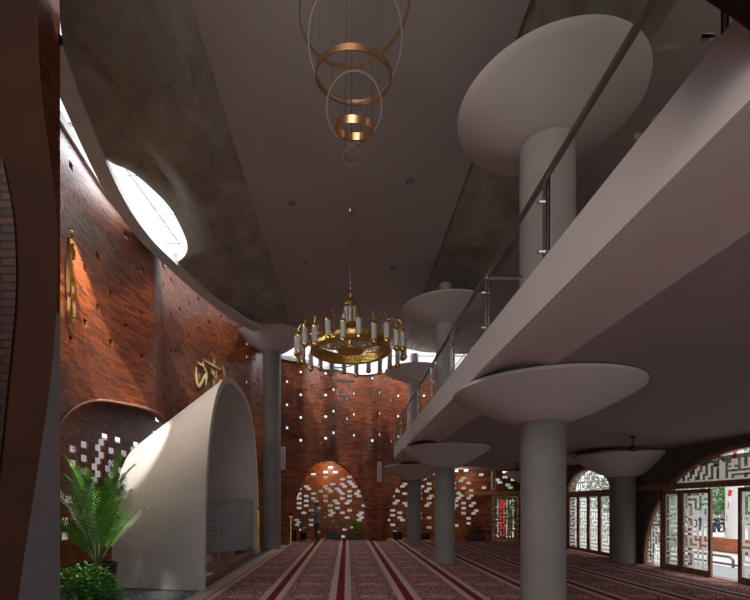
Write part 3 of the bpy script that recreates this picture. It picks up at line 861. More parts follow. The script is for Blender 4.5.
# ================================================================ NEAR FRAMING PIECES
jl = [(8,-40),(0,0),(-6,80),(0,160),(11,200),(15,250),(15,300),(10,350),(5,400),(0,450),(-8,520),(-20,640)]
jr = [(38,-40),(38,0),(38.5,50),(42,100),(49,150),(56,200),(58.5,250),(57,300),(54,350),(48,400),(41,450),(33,500),(25,550),(18,600),(12,650)]
def lerp_curve(c, y):
    for a, b_ in zip(c[:-1], c[1:]):
        if a[1] <= y <= b_[1]:
            t = (y-a[1])/(b_[1]-a[1]); return a[0]+(b_[0]-a[0])*t
    return c[-1][0]
def smooth_curve(c, y):
    return sum(lerp_curve(c, max(c[0][1], min(c[-1][1], y+d))) for d in (-24,-12,0,12,24))/5
mb = MB(); mb2 = MB(); Yn = list(range(-562, 772, 8)); zn = 2.75
for a, b_ in zip(Yn[:-1], Yn[1:]):
    LB = -1100; la, lb = (smooth_curve(jl, a) if a > 150 else LB), (smooth_curve(jl, b_) if b_ > 150 else LB)
    A, B, C_, D = P(la,a,zn), P(smooth_curve(jr,a),a,zn), P(smooth_curve(jr,b_),b_,zn), P(lb,b_,zn)
    mb.quad(A, D, C_, B)
    dv = Vector((-.5,.35,0)); mb.quad(B, C_, C_+dv, B+dv)
    a2, d2 = P(LB,a,zn+.03), P(LB,b_,zn+.03)
    A2, D2 = P(la+1,a,zn-.02), P(lb+1,b_,zn-.02)
    if a > 150: mb2.quad(a2, d2, D2, A2, [(a2.x,a2.z),(d2.x,d2.z),(D2.x,D2.z),(A2.x,A2.z)])
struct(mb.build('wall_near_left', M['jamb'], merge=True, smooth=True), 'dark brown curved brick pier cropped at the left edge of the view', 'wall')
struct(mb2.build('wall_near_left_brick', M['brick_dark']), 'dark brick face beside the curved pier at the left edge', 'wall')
# wall end behind it: plaster below, brick above
xe = -3.57
mb = MB(); mb.box((-9,4.7,0),(xe,5.6,CH+(VY-300)/F*5.2)); struct(mb.build('wall_end_left', M['greyjamb']), 'smooth grey lower end of the brick wall at the left', 'wall')
mb = MB(); z0, z1 = CH+(VY-300)/F*5.2, ZC+.5
mb.quad((xe,4.4,z0),(xe,5.6,z0),(xe,5.6,z1),(xe,4.4,z1), [(4.4,z0),(5.6,z0),(5.6,z1),(4.4,z1)])
mb.quad((-9,4.4,z0),(xe,4.4,z0),(xe,4.4,z1),(-9,4.4,z1), [(-9,z0),(xe,z0),(xe,z1),(-9,z1)])
mb.quad((xe,5.6,z0),(-4.4,5.6,z0),(-4.4,5.6,z1),(xe,5.6,z1), [(0,z0),(1,z0),(1,z1),(0,z1)])
mb.quad((-9,4.4,z0),(xe,4.4,z0),(xe,5.6,z0),(-9,5.6,z0), [(-9,0),(xe,0),(xe,1),(-9,1)])
struct(mb.build('wall_end_left_brick', M['brick']), 'brick upper end of the wall at the far left edge', 'wall')
# top right corner piece
mb = MB(); pf = [(500,-1166),(505,-900),(518,-600),(545,-380),(590,-180),(640,-60),(680,-18),(705,0),(728,15),(750,31),(768,46),(2450,46),(2450,-1166)]
fr_ = [P(x,y,1.75) for x, y in pf]; bk = [p+Vector((0,-.3,0)) for p in fr_]
mb.poly(fr_); mb.poly(bk[::-1])
for k in range(len(fr_)): mb.quad(fr_[k], fr_[(k+1)%len(fr_)], bk[(k+1)%len(fr_)], bk[k])
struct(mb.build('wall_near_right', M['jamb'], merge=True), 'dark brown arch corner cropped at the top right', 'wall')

# ================================================================ PLASTER SHELL CANOPY
NS_, NU = 72, 16
def shell_pt(u, a, shrink=0.):
    # u 0 front .. 1 rear ; a -pi/2..pi/2
    hw = 3.43+(3.05-3.43)*u-shrink; H = 4.84+(3.25-4.84)*u-shrink; n = 2.75+.5*u; yc = 12.05+.02*u
    # superellipse by angle
    c, s = cos(a), sin(a)
    y = yc+hw*(abs(s)**(2/n))*(1 if s > 0 else -1); z = H*(abs(c)**(2/n))
    xf = -2.74-.042*(y-8.6)
    return Vector((xf+(-4.72-xf)*u, y, z))
mb = MB()
go = [[shell_pt(k/NU, -pi/2+pi*j/NS_) for j in range(NS_+1)] for k in range(NU+1)]
gi = [[shell_pt(k/NU, -pi/2+pi*j/NS_, .15) for j in range(NS_+1)] for k in range(NU+1)]
for k in range(NU):
    for j in range(NS_):
        mb.quad(go[k][j+1], go[k][j], go[k+1][j], go[k+1][j+1]); mb.quad(gi[k][j], gi[k][j+1], gi[k+1][j+1], gi[k+1][j])
for j in range(NS_):
    mb.quad(go[0][j], go[0][j+1], gi[0][j+1], gi[0][j]); mb.quad(go[NU][j+1], go[NU][j], gi[NU][j], gi[NU][j+1])
for k in range(NU):
    for e in (0, NS_): mb.quad(go[k][e], gi[k][e], gi[k+1][e], go[k+1][e])
sh = mb.build('canopy', M['shell'], merge=True, smooth=True)
tag(sh, 'large off-white parabolic plaster vault canopy standing against the left brick wall', 'canopy', kind='thing')
# inside: timber deck, curved pulpit wall, louvred rail, brass stand
o = MB()
_pl = [(-2.84,8.86),(-3.13,15.3),(-4.5,14.9),(-4.5,9.25)]
o.poly([(x,y,.12) for x,y in _pl]); o.poly([(x,y,0) for x,y in _pl][::-1])
for k in range(4): o.quad((*_pl[k],0),(*_pl[(k+1)%4],0),(*_pl[(k+1)%4],.12),(*_pl[k],.12))
o = o.build('timber_platform', M['woodfloor']); tag(o, 'low reddish timber platform inside the white canopy', 'platform', kind='thing')
pwp = [(-3.17,15.30),(-3.22,14.6),(-3.40,13.6),(-3.62,12.9),(-3.95,12.4),(-4.3,12.0)]
pat, PL = catmull([(a,b_,0) for a,b_ in pwp], .1)
mb = MB(); n = 30; R = []
for k in range(n+1):
    p = pat(PL*k/n); t = k/n; top = 1.80+.06*sin(pi*min(1,t*2.2))-.75*max(0,t-.4)**1.1; bot = .12 if t < .04 else .30
    R.append((p, top, bot))
for (p, t0, b0), (q, t1, b1) in zip(R[:-1], R[1:]):
    off = Vector((-.08,.03,0))
    V = lambda p, z: (p.x,p.y,z)
    mb.quad(V(p,b0),V(q,b1),V(q,t1),V(p,t0)); mb.quad(V(q+off,b1),V(p+off,b0),V(p+off,t0),V(q+off,t1)); mb.quad(V(p,t0),V(q,t1),V(q+off,t1),V(p+off,t0)); mb.quad(V(p,b0),V(q,b1),V(q+off,b1),V(p+off,b0))
pw = mb.build('pulpit_wall', M['greyjamb'], merge=True, smooth=True); tag(pw, 'curved dark grey low pulpit wall inside the white canopy', 'pulpit', kind='thing')
MB().box((-3.30,15.1,.12),(-3.2,15.25,.34)).build('foot', M['greyjamb'], pw)
MB().box((-4.1,12.2,.12),(-4.0,12.35,.34)).build('foot', M['greyjamb'], pw)
MB().quad((-3.9,13.1,.12),(-3.3,13.3,.12),(-3.3,13.3,.3),(-3.9,13.1,.3)).build('step', M['woodfloor'], pw)
lv = empty('louvred_rail', (-3.6,12.0,.12)); tag(lv, 'small pale slatted steel rail beside the pulpit wall', 'rail')
MB().box((-.2,0,0),(-.17,.03,1.05)).build('post', M['steel'], lv); MB().box((.17,0,0),(.2,.03,1.05)).build('post', M['steel'], lv)
for k in range(9): MB().box((-.17,.005,.1+k*.11),(.17,.02,.13+k*.11)).build('slat', M['steel'], lv)
st = MB().box((-.05,-.05,0),(.05,.05,.05)).box((-.025,-.03,.05),(.025,.03,1.35)).lathe([(.03,1.35),(.045,1.38),(.03,1.42),(.005,1.5)], seg=12).build('brass_staff', M['gold'])
st.location = (-2.95,15.0,.12); st.scale = (1.3,1.3,1); tag(st, 'gilded vertical staff standing at the right edge of the pulpit', 'staff')
b = MB().box((-.3,-.22,0),(.3,.22,.012)).build('prayer_mat', M['whitepaint']); b.location = (-3.3,9.9,.12); tag(b, 'small pale mat lying on the timber platform near the canopy edge', 'mat')
# gravel strip
b = MB(); rg = random.Random(5)
b.quad((-4.6,6.2,.0),(-2.82,6.2,.0),(-2.82,8.6,.0),(-4.6,8.6,.0))
for k in range(1500):
    x, y = rg.uniform(-4.55,-2.85), rg.uniform(7.5,8.6); r = rg.uniform(.012,.03)
    c = [Vector((x+r*cos(q*pi/2+k), y+r*sin(q*pi/2+k), 0)) for q in range(4)]; t = Vector((x, y, r*1.1))
    for q in range(4): b.poly([c[q], c[(q+1)%4], t])
tag(b.build('gravel_bed', M['gravel']), 'strip of dark gravel on the floor before the white canopy', 'gravel', kind='stuff')

# ================================================================ CALLIGRAPHY
def stroke(mb, pts, w, d=.05):
    "flat pen stroke in the local xz plane; w = widths"
    pts = [Vector((p[0],0,p[1])) for p in pts]
    at, L = catmull([tuple(p) for p in pts], .1); n = 26; A = []; 
    for k in range(n+1):
        s = L*k/n; p = at(s); t = at(min(L,s+.01))-at(max(0,s-.01)); t.normalize(); nn = Vector((-t.z,0,t.x))
        q = k/n*(len(w)-1); i = min(int(q), len(w)-2); ww = w[i]+(w[i+1]-w[i])*(q-i)
        A.append((p+nn*ww/2, p-nn*ww/2))
    f = Vector((0,-d,0))
    for (a,b_),(c,e) in zip(A[:-1], A[1:]):
        mb.quad(a+f,b_+f,e+f,c+f); mb.quad(a,b_,b_+f,a+f); mb.quad(c,a,a+f,c+f); mb.quad(b_,e,e+f,b_+f)
    for (a,b_) in (A[0],A[-1]): mb.quad(a,b_,b_+f,a+f)
S = 720/60.
mb = MB()
# traced in metres-like units from the photograph (px/12)
def T(l): return [((x-340)/S*.037, (560-y)/S*.037) for x, y in l]
stroke(mb, T([(158,330),(152,420),(178,505),(225,440),(275,345),(270,460)]), [.02,.07,.09,.05,.09,.03])
stroke(mb, T([(245,285),(290,345)]), [.02,.05])
stroke(mb, T([(172,285),(250,278)]), [.04,.05]); stroke(mb, T([(235,240),(243,280)]), [.02,.06])
stroke(mb, T([(245,218),(350,222),(478,216)]), [.02,.06,.05])
stroke(mb, T([(350,110),(385,140),(388,205)]), [.02,.05,.05])
stroke(mb, T([(350,262),(362,318),(382,268),(385,322),(412,330),(418,258)]), [.03,.05,.03,.05,.05,.03])
stroke(mb, T([(380,360),(382,470),(330,560)]), [.05,.08,.03])
stroke(mb, T([(515,165),(528,250),(545,330),(545,540)]), [.03,.11,.07,.09])
stroke(mb, T([(515,165),(548,250)]), [.02,.06])
stroke(mb, T([(490,320),(440,420),(450,560)]), [.04,.06,.06])
cal = mb.build('wall_calligraphy', M['goldletter'], merge=True); tag(cal, 'gold Arabic calligraphy on the brick wall above the white canopy', 'calligraphy')
sc = s_at_y(12.9); p = wat(sc); t = wat(sc+.1)-wat(sc-.1)
zc = F/(1)*0+p.y
cal.location = (p.x+.10, p.y, 0)
CALX = None
mb = MB()
def T2(l): return [(x*.01, y*.01) for x, y in l]
stroke(mb, T2([(40,200),(10,190),(0,165),(30,160),(35,180),(0,178)]), [.04,.09,.09,.08,.07,.04])
stroke(mb, T2([(0,178),(-30,150),(-35,100),(0,95),(20,110)]), [.06,.09,.10,.09,.04])
stroke(mb, T2([(20,110),(30,70),(0,50),(-40,48)]), [.05,.10,.10,.05])
stroke(mb, T2([(-40,48),(-45,10),(-10,-10),(35,0)]), [.05,.10,.09,.04])
stroke(mb, T2([(45,120),(48,60),(50,10)]), [.05,.09,.04]); stroke(mb, T2([(-55,200),(-58,120),(-55,60)]), [.04,.09,.04])
stroke(mb, T2([(-20,215),(0,225),(15,212)]), [.03,.06,.03])
cal2 = mb.build('wall_calligraphy', M['goldletter'], merge=True); tag(cal2, 'gold calligraphy seen edge-on at the near end of the left brick wall', 'calligraphy')

# place the two pieces against the wall: find wall point for a pixel column
def wall_at_px(px):
    s = s_at_y(5.9)
    while s < WL:
        q = wat(s)
        if VX+F*q.x/q.y > px: return s, q
        s += .01
for o, px, py, off in ((cal, 208, 398.0, .06), (cal2, 64.5, 318.0, .08)):
    s, q = wall_at_px(px); t = wat(s+.15)-wat(s-.15)
    ang_ = math.atan2(t.y, t.x); nn = Vector((t.y,-t.x,0)).normalized()
    o.rotation_euler = (0,0,ang_); o.location = q+nn*off; o.location.z = CH+(VY-py)/F*q.y
cal.scale = (1.0,1,1.0); cal2.scale = (.19,1,.62); cal.scale = (1.55,1,1.08)

# ================================================================ CHANDELIER
cz = 9.9; cx = (350.5-VX)/F*cz; ringZ = CH+(VY-347.5)/F*cz
ch = empty('chandelier', (cx, cz, ringZ)); tag(ch, 'large round gold chandelier with curved arms and white glass tubes', 'chandelier')
R0, R1 = .865, .735
MB().lathe([(R1,-.11),(R0,-.11),(R0+.015,-.09),(R0,-.07),(R0,.07),(R0+.015,.09),(R0,.11),(R1,.11),(R1,-.11)], seg=64, cap=False).build('ring_band', M['gold'], ch, smooth=True)
zt = (VY-291)/F*cz+CH-ringZ
b = MB(); b.lathe([(.0,zt),(.03,zt-.02),(.045,zt-.06),(.02,zt-.10),(.04,zt-.13),(.10,zt-.19),(.145,zt-.27),(.15,zt-.33),(.12,zt-.36),(.05,zt-.38),(.04,.1),(.05,.0),(.22,-.02),(.30,-.06),(.28,-.10),(.12,-.13),(.0,-.14)], seg=32)
b.build('central_stem', M['gold'], ch, smooth=True)
for k in range(8):
    a = 2*pi*k/8; b = MB().lathe([(.035,zt-.72),(.035,zt-.38)], c=(.12*cos(a),.12*sin(a),0), seg=10); b.build('inner_tube', M['milk'], ch, smooth=True)
b = MB().lathe([(.0,-.72+zt),(.16,-.72+zt),(.17,-.75+zt),(.12,-.78+zt),(.0,-.80+zt)], seg=24).build('inner_dish', M['gold'], ch, smooth=True)
for k in range(8):
    a = 2*pi*k/8+.2; MB().tube([(.25*cos(a),.25*sin(a),-.07),(R1*cos(a),R1*sin(a),-.08)], .012, 6).build('spoke', M['gold'], ch)
NA = 24
for k in range(NA):
    a = 2*pi*(k+.5)/NA; c, s = cos(a), sin(a); hi = .34 if k % 2 == 0 else .22
    arc = [(R0-.02, .08), (R0-.02, hi*.6+.08)]
    for q in range(1, 9):
        t = pi*q/9; arc.append((R0-.02+.165*(1-cos(t)), hi*.6+.08+.17*sin(t)))
    arc.append((R0+.31, hi*.6+.02))
    o = MB().tube([(r*c, r*s, z) for r, z in arc], .013, 6).lathe([(.03,0),(.045,.015),(.012,.05)], c=((R0+.31)*c,(R0+.31)*s,hi*.6-.02), seg=12).build('arm', M['gold'], ch, smooth=True)
    zz = hi*.6-.02
    MB().lathe([(.050,-.33),(.053,-.32),(.053,-.04),(.050,-.03)], c=((R0+.31)*c,(R0+.31)*s,zz), seg=14).build('glass_tube', M['milk'], o, smooth=True)
    MB().lathe([(.056,-.04),(.058,-.01),(.035,.03),(.015,.05)], c=((R0+.31)*c,(R0+.31)*s,zz), seg=14).build('cap', M['gold'], o, smooth=True)
    MB().lathe([(.0,-.44),(.04,-.425),(.062,-.39),(.06,-.35),(.045,-.32)], c=((R0+.31)*c,(R0+.31)*s,zz), seg=14).build('finial', M['gold'], o, smooth=True)
b = MB(); zc_ = ZC-ringZ; n = 46
for k in range(n):
    z0 = zt+(zc_-zt)*k/n; z1 = zt+(zc_-zt)*(k+1.25)/n; w = .016
    if k % 2: b.tube([(w,0,z0),(w,0,z1),(-w,0,z1),(-w,0,z0)], .009, 4, closed=True)
    else: b.tube([(0,w,z0),(0,w,z1),(0,-w,z1),(0,-w,z0)], .009, 4, closed=True)
b.build('chain', M['steel'], ch)
MB().lathe([(.03,zc_-.05),(.05,zc_-.01),(.05,zc_)], seg=20).build('ceiling_rose', M['steel'], ch)

# ================================================================ RING PENDANTS
def ring_mesh(r, a, roll, w=.045, th=.014):
    mb = MB(); n = 96; m = Matrix.Rotation(roll,4,'Y') @ Matrix.Rotation(a,4,'X')
    prof = [(-th/2,-w/2),(th/2,-w/2),(th/2,w/2),(-th/2,w/2)]; mb2 = MB()
    for k in range(n):
        t0, t1 = 2*pi*k/n, 2*pi*(k+1)/n
        def pt(t, d, z): return m @ Vector(((r+d)*cos(t),(r+d)*sin(t),z))
        for q in range(4):
            A, B = prof[q], prof[(q+1)%4]
            (mb2 if q == 0 else mb).quad(pt(t0,*A), pt(t1,*A), pt(t1,*B), pt(t0,*B))
    return mb, mb2, m
def pendant(px, z, label, s=1.):
    root = empty('ring_pendant', ((px-VX)/F*z, z, ZC)); tag(root, label, 'pendant light', 'spiral ring pendants')
    rp_ = []
    for (cxp, cyp, wpx, a, roll, bw) in ((355,8,112,-3,-10,.055),(355,42,93,-40,-6,.05),(353.5,77,75,11,3,.06),(354,108,55,-38,-2,.045),(354.5,128,37,19,4,.07),(352.5,154.5,18,-20,0,.055)):
        r = wpx/2/90.; X = (cxp-353)/90.; Z = CH+(VY-cyp)/90.-ZC
        c = Vector((X, 0, Z))
        m1_, m2_, mat = ring_mesh(r, radians(a), radians(roll), bw)
        m1_.v = [tuple(Vector(v)+c) for v in m1_.v]; m2_.v = [tuple(Vector(v)+c) for v in m2_.v]
        ro = m1_.build('ring', M['rosegold'], root, smooth=False); m2_.build('light_strip', M['diff'], ro)
        for k in range(3):
            t = 2*pi*k/3+.4*len(rp_)+.5; p = mat @ Vector((r*cos(t), r*sin(t), 0))+c
            MB().tube([p, (p.x*.75, p.y*.75, -.05)], .0035, 4).build('wire', M['steel'], root)
        rp_.append(1)
    MB().lathe([(.30,-.05),(.32,-.04),(.32,0)], seg=32).build('ceiling_plate', M['steel'], root)
    return root
pend = pendant(353, 5.0, 'cascade of copper light rings hanging at the top centre, nearest')
o = copy_tree(pend); o.location = ((344-VX)/F*17.3, 17.3, ZC+.0); tag(o, 'distant thin spiral ring pendant seen just below the gold chandelier')
for c_ in children(o):
    for d_ in [c_]+children(c_):
        d_.material_slots[0].link = 'OBJECT'; d_.material_slots[0].material = M['whitepaint']

# ================================================================ CEILING FANS, SPEAKERS
def fan(loc, label, rz=0., drop=.28):
    root = empty('ceiling_fan', loc, rz); tag(root, label, 'fan', 'black ceiling fans')
    MB().lathe([(.06,-.05),(.05,0)], seg=16).tube([(0,0,0),(0,0,-drop)], .014, 8).build('rod', M['blackmetal'], root)
    MB().lathe([(.02,-drop-.12),(.09,-drop-.10),(.10,-drop-.03),(.04,-drop+.02),(.02,-drop+.04)], seg=20).build('motor', M['blackmetal'], root, smooth=True)
    for k in range(3):
        m = Matrix.Rotation(2*pi*k/3,4,'Z') @ Matrix.Rotation(radians(8),4,'X')
        b = MB(); b.xbox((.08,-.02,-drop-.07),(.2,.02,-drop-.06), m); b.xbox((.18,-.065,-drop-.068),(.66,.065,-drop-.060), m); b.build('blade', M['blackmetal'], root)
    return root
def zso(x): return SB - max(0, (x-4.8))**1.5/(3.5**1.5)*.20
fan((6.55,10.3,zso(6.55)), 'black ceiling fan under the gallery beside the right wall column', .1, .24)
fan(((464-VX)/F*15.5,15.5,zso(4)), 'small black ceiling fan under the gallery left of the teak door', .6, .2)
fan(((517-VX)/F*17.0,17.0,zso(6.4)), 'black ceiling fan partly hidden behind the near column', 1.2, .2)
fan(((319-VX)/F*21.2,21.2,4.0), 'tiny black ceiling fan inside the far brick arch', .2, .25)
def speaker(px, y0, y1, z, label, rz=0.):
    h = (y1-y0)/F*z; root = empty('column_speaker', ((px-VX)/F*z, z, CH+(VY-y1)/F*z), rz); tag(root, label, 'speaker', 'slim wall loudspeakers')
    MB().box((-.085,-.05,0),(.085,.06,h)).build('housing', M['whitepaint'], root, bevel=.01)
    MB().box((-.06,-.06,.04),(.06,-.05,h-.04)).build('grille', M['white'], root)
    MB().box((-.03,.06,h*.4),(.03,.35,h*.6)).build('bracket', M['steel'], root)
speaker(283, 447, 469.5, 17.6, 'slim white wall loudspeaker right of the tall left column', .3)
speaker(379.5, 462, 481.5, 20.1, 'slim white wall loudspeaker right of the far brick arch')
speaker(493.5, 471, 490, 20.3, 'slim pale wall loudspeaker above the teak lattice door')

# ================================================================ PLANTS
def frond(length, droop, az, base, lean, width=.20, nl=26, lw=.3):
    "feather palm frond, returned as (rachis, leaflets)"
    ra, lf = MB(), MB(); pts = []
    n = 18
    for k in range(n+1):
        t = k/n
        r = length*(sin(lean)*t+droop*t*t*.5); z = length*(cos(lean)*t-droop*t*t*t*.55)
        pts.append(Vector((base[0]+r*cos(az), base[1]+r*sin(az), base[2]+z)))
    ra.tube(pts, [.012*(1-.75*k/n) for k in range(n+1)], 5)
    for i in range(nl):
        t = .22+.76*i/(nl-1); q = t*n; k = min(int(q), n-1); p = pts[k].lerp(pts[k+1], q-k); tg = (pts[k+1]-pts[k]).normalized()
        side = tg.cross(Vector((0,0,1)));
        if side.length < .1: side = Vector((-sin(az),cos(az),0))
        side.normalize(); up = side.cross(tg)
        L = width*(.35+1.0*sin(pi*min(1,(t-.1)/.95)**.9))
        for sg in (-1, 1):
            d = (side*sg*.85+tg*.75+up*.12).normalized(); tip = p+d*L+Vector((0,0,-.16*L)); mid = p+d*L*.5+up*.01; w = tg*.016
            lf.poly([p-w*lw*.7, mid-w*lw, tip, mid+w*lw, p+w*lw*.7])
    return ra, lf
def potted_palm(loc, label, scale=1., nfr=15, seed=1, potr=.30, poth=.68, mats=('leafA','leafB','leafC'), ht=1.75, nl=26, group=None, leanf=1., lw=.3):
    root = empty('potted_palm', loc); tag(root, label, 'plant', group)
    MB().lathe([(potr*.86,0),(potr*.9,.02),(potr,poth-.05),(potr*1.02,poth-.05),(potr*1.02,poth),(potr*.93,poth),(potr*.92,poth-.05)], seg=36, cap=True).build('pot', M['pot'], root, smooth=True)
    MB().lathe([(potr*.93,poth-.05),(potr*.2,poth-.03),(.01,poth-.03)], seg=24).build('soil', M['soil'], root)
    rg = random.Random(seed); st = MB()
    for k in range(5):
        a = rg.random()*6.28; st.tube([(.05*cos(a),.05*sin(a),poth-.06),(.07*cos(a),.07*sin(a),poth+.35)], [.022,.012], 6)
    st.build('stem', M['stem'], root)
    for k in range(nfr):
        az = 2.4*k+rg.uniform(-.3,.3); lean = radians((4,14,26,36)[k % 4]*leanf+rg.uniform(-3,3)); L = ht*rg.uniform(.8,1.)*(1,.92,.78,.62)[k % 4]
        ra, lf = frond(L, rg.uniform(.12,.42), az, (.04*cos(az),.04*sin(az),poth-.02), lean, .22*ht/1.75, nl, lw)
        f = lf.build('frond', M[mats[0] if k % 3 == 0 else mats[1] if k % 3 == 1 or rg.random() < .4 else mats[2]], root)
        ra.build('rachis', M['stem'], f)
    return root
potted_palm(((97-VX)/F*7.5, 7.5, 0), 'tall green feather palm in a black pot beside the white canopy', nfr=21, seed=6, potr=.30, poth=.69, ht=2.2, nl=24, leanf=.85, lw=.85)
def leafy(name, loc, rx, ry, h, nleaf, ls, mat, label, pot=None, seed=1, group=None, planter=False):
    root = empty(name, loc); tag(root, label, 'plant', group)
    rg = random.Random(seed); z0 = 0
    if pot:
        pr, ph = pot
        if planter: MB().box((-pr,-pr*.5,0),(pr,pr*.5,ph)).build('planter', M['pot'], root, bevel=.01)
        else: MB().lathe([(pr*.8,0),(pr,ph),(pr*.9,ph),(pr*.88,ph-.03)], seg=24).build('pot', M['pot'], root, smooth=True)
        z0 = ph-.03
    st, lf = MB(), MB()
    for k in range(max(6, nleaf//40)):
        a = rg.random()*6.28; r = rg.random(); e = Vector((rx*r*cos(a)*.8, ry*r*sin(a)*.8, z0+h*.8*sqrt(max(0,1-r*r*.8))))
        st.tube([(e.x*.2,e.y*.2,z0),(e.x*.6,e.y*.6,z0+(e.z-z0)*.6), tuple(e)], [.012,.008,.003], 5)
    for k in range(nleaf):
        a = rg.random()*6.28; r = sqrt(rg.random()); zz = z0+h*(.25+.75*rg.random()**.6)*sqrt(max(.05,1-r*r*.85))
        c = Vector((rx*r*cos(a), ry*r*sin(a), zz)); d = Vector((cos(a)*(.4+r)+rg.uniform(-.6,.6), sin(a)*(.4+r)+rg.uniform(-.6,.6), rg.uniform(-.3,.6))).normalized()
        sd = d.cross(Vector((0,0,1))).normalized(); l = ls*rg.uniform(.6,1.2); nn = sd.cross(d)
        lf.poly([c, c+d*l*.4+sd*l*.28+nn*l*.06, c+d*l*.75+sd*l*.2, c+d*l, c+d*l*.75-sd*l*.2, c+d*l*.4-sd*l*.28+nn*l*.06])
    st.build('stem', M['stem'], root); lf.build('foliage', mat, root)
    return root
leafy('leafy_shrub', ((84-VX)/F*6.5, 6.5, 0), .50, .40, .66, 1100, .105, M['shrub'], 'low bushy bright green shrub in front of the black palm pot', pot=(.36,.16), seed=3)
potted_palm(((303.5-VX)/F*21.6, 21.6, 0), 'small palm in a black pot behind the standing person', nfr=12, seed=21, potr=.17, poth=.32, ht=1.15, nl=16, mats=('leafB','leafB','leafA'), group='potted plants beyond the far arches')
potted_palm(((293-VX)/F*20.6, 20.6, 0), 'small palm in a dark pot at the left foot of the far arch', nfr=10, seed=23, potr=.16, poth=.5, ht=.9, nl=14, mats=('leafB','leafB','leafA'), group='potted plants beyond the far arches')
leafy('leafy_shrub', ((334-VX)/F*21.8, 21.8, 0), .38, .25, .62, 160, .13, plain('pale_grey_leaf',(.4,.45,.36),.5), 'pale thin-leaved plant in a long dark planter right of the person', pot=(.36,.3), planter=True, seed=9, group='potted plants beyond the far arches')
leafy('leafy_shrub', ((355-VX)/F*21.8, 21.8, 0), .40, .3, .8, 420, .13, M['leafA'], 'bushy bright green plant in a planter near the right foot of the far arch', pot=(.36,.22), planter=True, seed=10, group='potted plants beyond the far arches')
leafy('leafy_shrub', ((397.5-VX)/F*21.6, 21.6, 0), .18, .18, .18, 50, .10, M['leafB'], 'squat black pot with a low plant left of the farthest column', pot=(.25,.36), seed=12, group='potted plants beyond the far arches')
leafy('leafy_shrub', ((425-VX)/F*21.6, 21.6, 0), .2, .2, .15, 40, .10, M['leafB'], 'low dark pot plant between the farthest and second columns', pot=(.26,.3), seed=13, group='potted plants beyond the far arches')
leafy('leafy_shrub', ((475.5-VX)/F*20.7, 20.7, 0), .32, .25, .62, 200, .14, M['leafB'], 'dark green spiky plant in a planter left of the teak door', pot=(.42,.18), planter=True, seed=14, group='potted plants beyond the far arches')

# ================================================================ PERSON (skinned figure, side-on, hands raised before the chest)
def skin_obj(name, joints, edges, mat, parent=None, sub=2, root=0):
    me = bpy.data.meshes.new(name); me.from_pydata([j[0] for j in joints], edges, [])
    o = bpy.data.objects.new(name, me); col.objects.link(o)
    me.materials.append(mat)
    sk = o.modifiers.new('Skin', 'SKIN'); sk.use_smooth_shade = True; sk.branch_smoothing = .4
    for i, j in enumerate(joints):
        r = j[1]; me.skin_vertices[0].data[i].radius = r if isinstance(r, tuple) else (r, r)
        me.skin_vertices[0].data[i].use_root = (i == root)
    ss_ = o.modifiers.new('Sub', 'SUBSURF'); ss_.levels = 1; ss_.render_levels = sub
    if parent is not None: o.parent = parent
    return o
pz = 19.6; per = empty('person', ((316.5-VX)/F*pz, pz, 0), radians(180)); tag(per, 'person in a blue shirt and dark trousers standing in prayer before the far arch', 'person')
# local +x = facing direction (scene -x)
J = [((0,0,.93),(.12,.15)), ((.0,0,1.10),(.11,.14)), ((-.01,0,1.28),(.12,.17)), ((-.01,0,1.42),(.09,.12)), ((.0,0,1.49),(.05,.05)), ((.02,0,1.55),(.055,.05)), ((.03,0,1.62),(.085,.07)), ((.02,0,1.69),(.07,.065)),
     ((-.01,.09,.86),(.085,.085)), ((.01,.10,.48),.06), ((-.03,.10,.10),.042), ((.03,.10,.04),.04), ((.15,.11,.03),.028),
     ((-.01,-.09,.86),(.085,.085)), ((.02,-.10,.48),.06), ((-.02,-.10,.10),.042), ((.04,-.10,.04),.04), ((.16,-.11,.03),.028),
     ((-.01,.19,1.41),.055), ((-.03,.24,1.16),.042), ((.17,.16,1.22),.033), ((.23,.12,1.30),.024),
     ((-.01,-.19,1.41),.055), ((-.03,-.24,1.16),.042), ((.17,-.16,1.22),.033), ((.23,-.12,1.30),.024)]
Ed = [(0,1),(1,2),(2,3),(3,4),(4,5),(5,6),(6,7),(0,8),(8,9),(9,10),(10,11),(11,12),(0,13),(13,14),(14,15),(15,16),(16,17),(3,18),(18,19),(19,20),(20,21),(3,22),(22,23),(23,24),(24,25)]
skin_obj('body', J, Ed, M['skin'], per)
g = lambda pts: [( (a[0],a[1],a[2]), r) for a, r in pts]
skin_obj('shirt', g([((0,0,1.08),(.142,.172)),((0,0,1.14),(.142,.172)),((0,0,1.2),(.14,.18)),((-.01,0,1.38),(.12,.15)),((-.01,0,1.46),(.06,.07)),((-.01,.20,1.41),(.075,.075)),((-.03,.25,1.2),(.062,.062)),((-.01,-.20,1.41),(.075,.075)),((-.03,-.25,1.2),(.062,.062))]), [(0,1),(1,2),(2,3),(3,4),(3,5),(5,6),(3,7),(7,8)], M['blue'], per)
skin_obj('long_tunic', g([((0,0,.66),(.15,.17)),((0,0,.85),(.148,.172)),((0,0,1.08),(.138,.165))]), [(0,1),(1,2)], M['bluegrey'], per, sub=1)
skin_obj('trousers', g([((0,0,.93),(.13,.155)),((-.01,.09,.82),(.1,.1)),((.01,.10,.48),(.078,.078)),((-.03,.10,.10),(.062,.062)),((-.01,-.09,.82),(.1,.1)),((.02,-.10,.48),(.078,.078)),((-.02,-.10,.10),(.062,.062))]), [(0,1),(1,2),(2,3),(0,4),(4,5),(5,6)], M['trouser'], per)
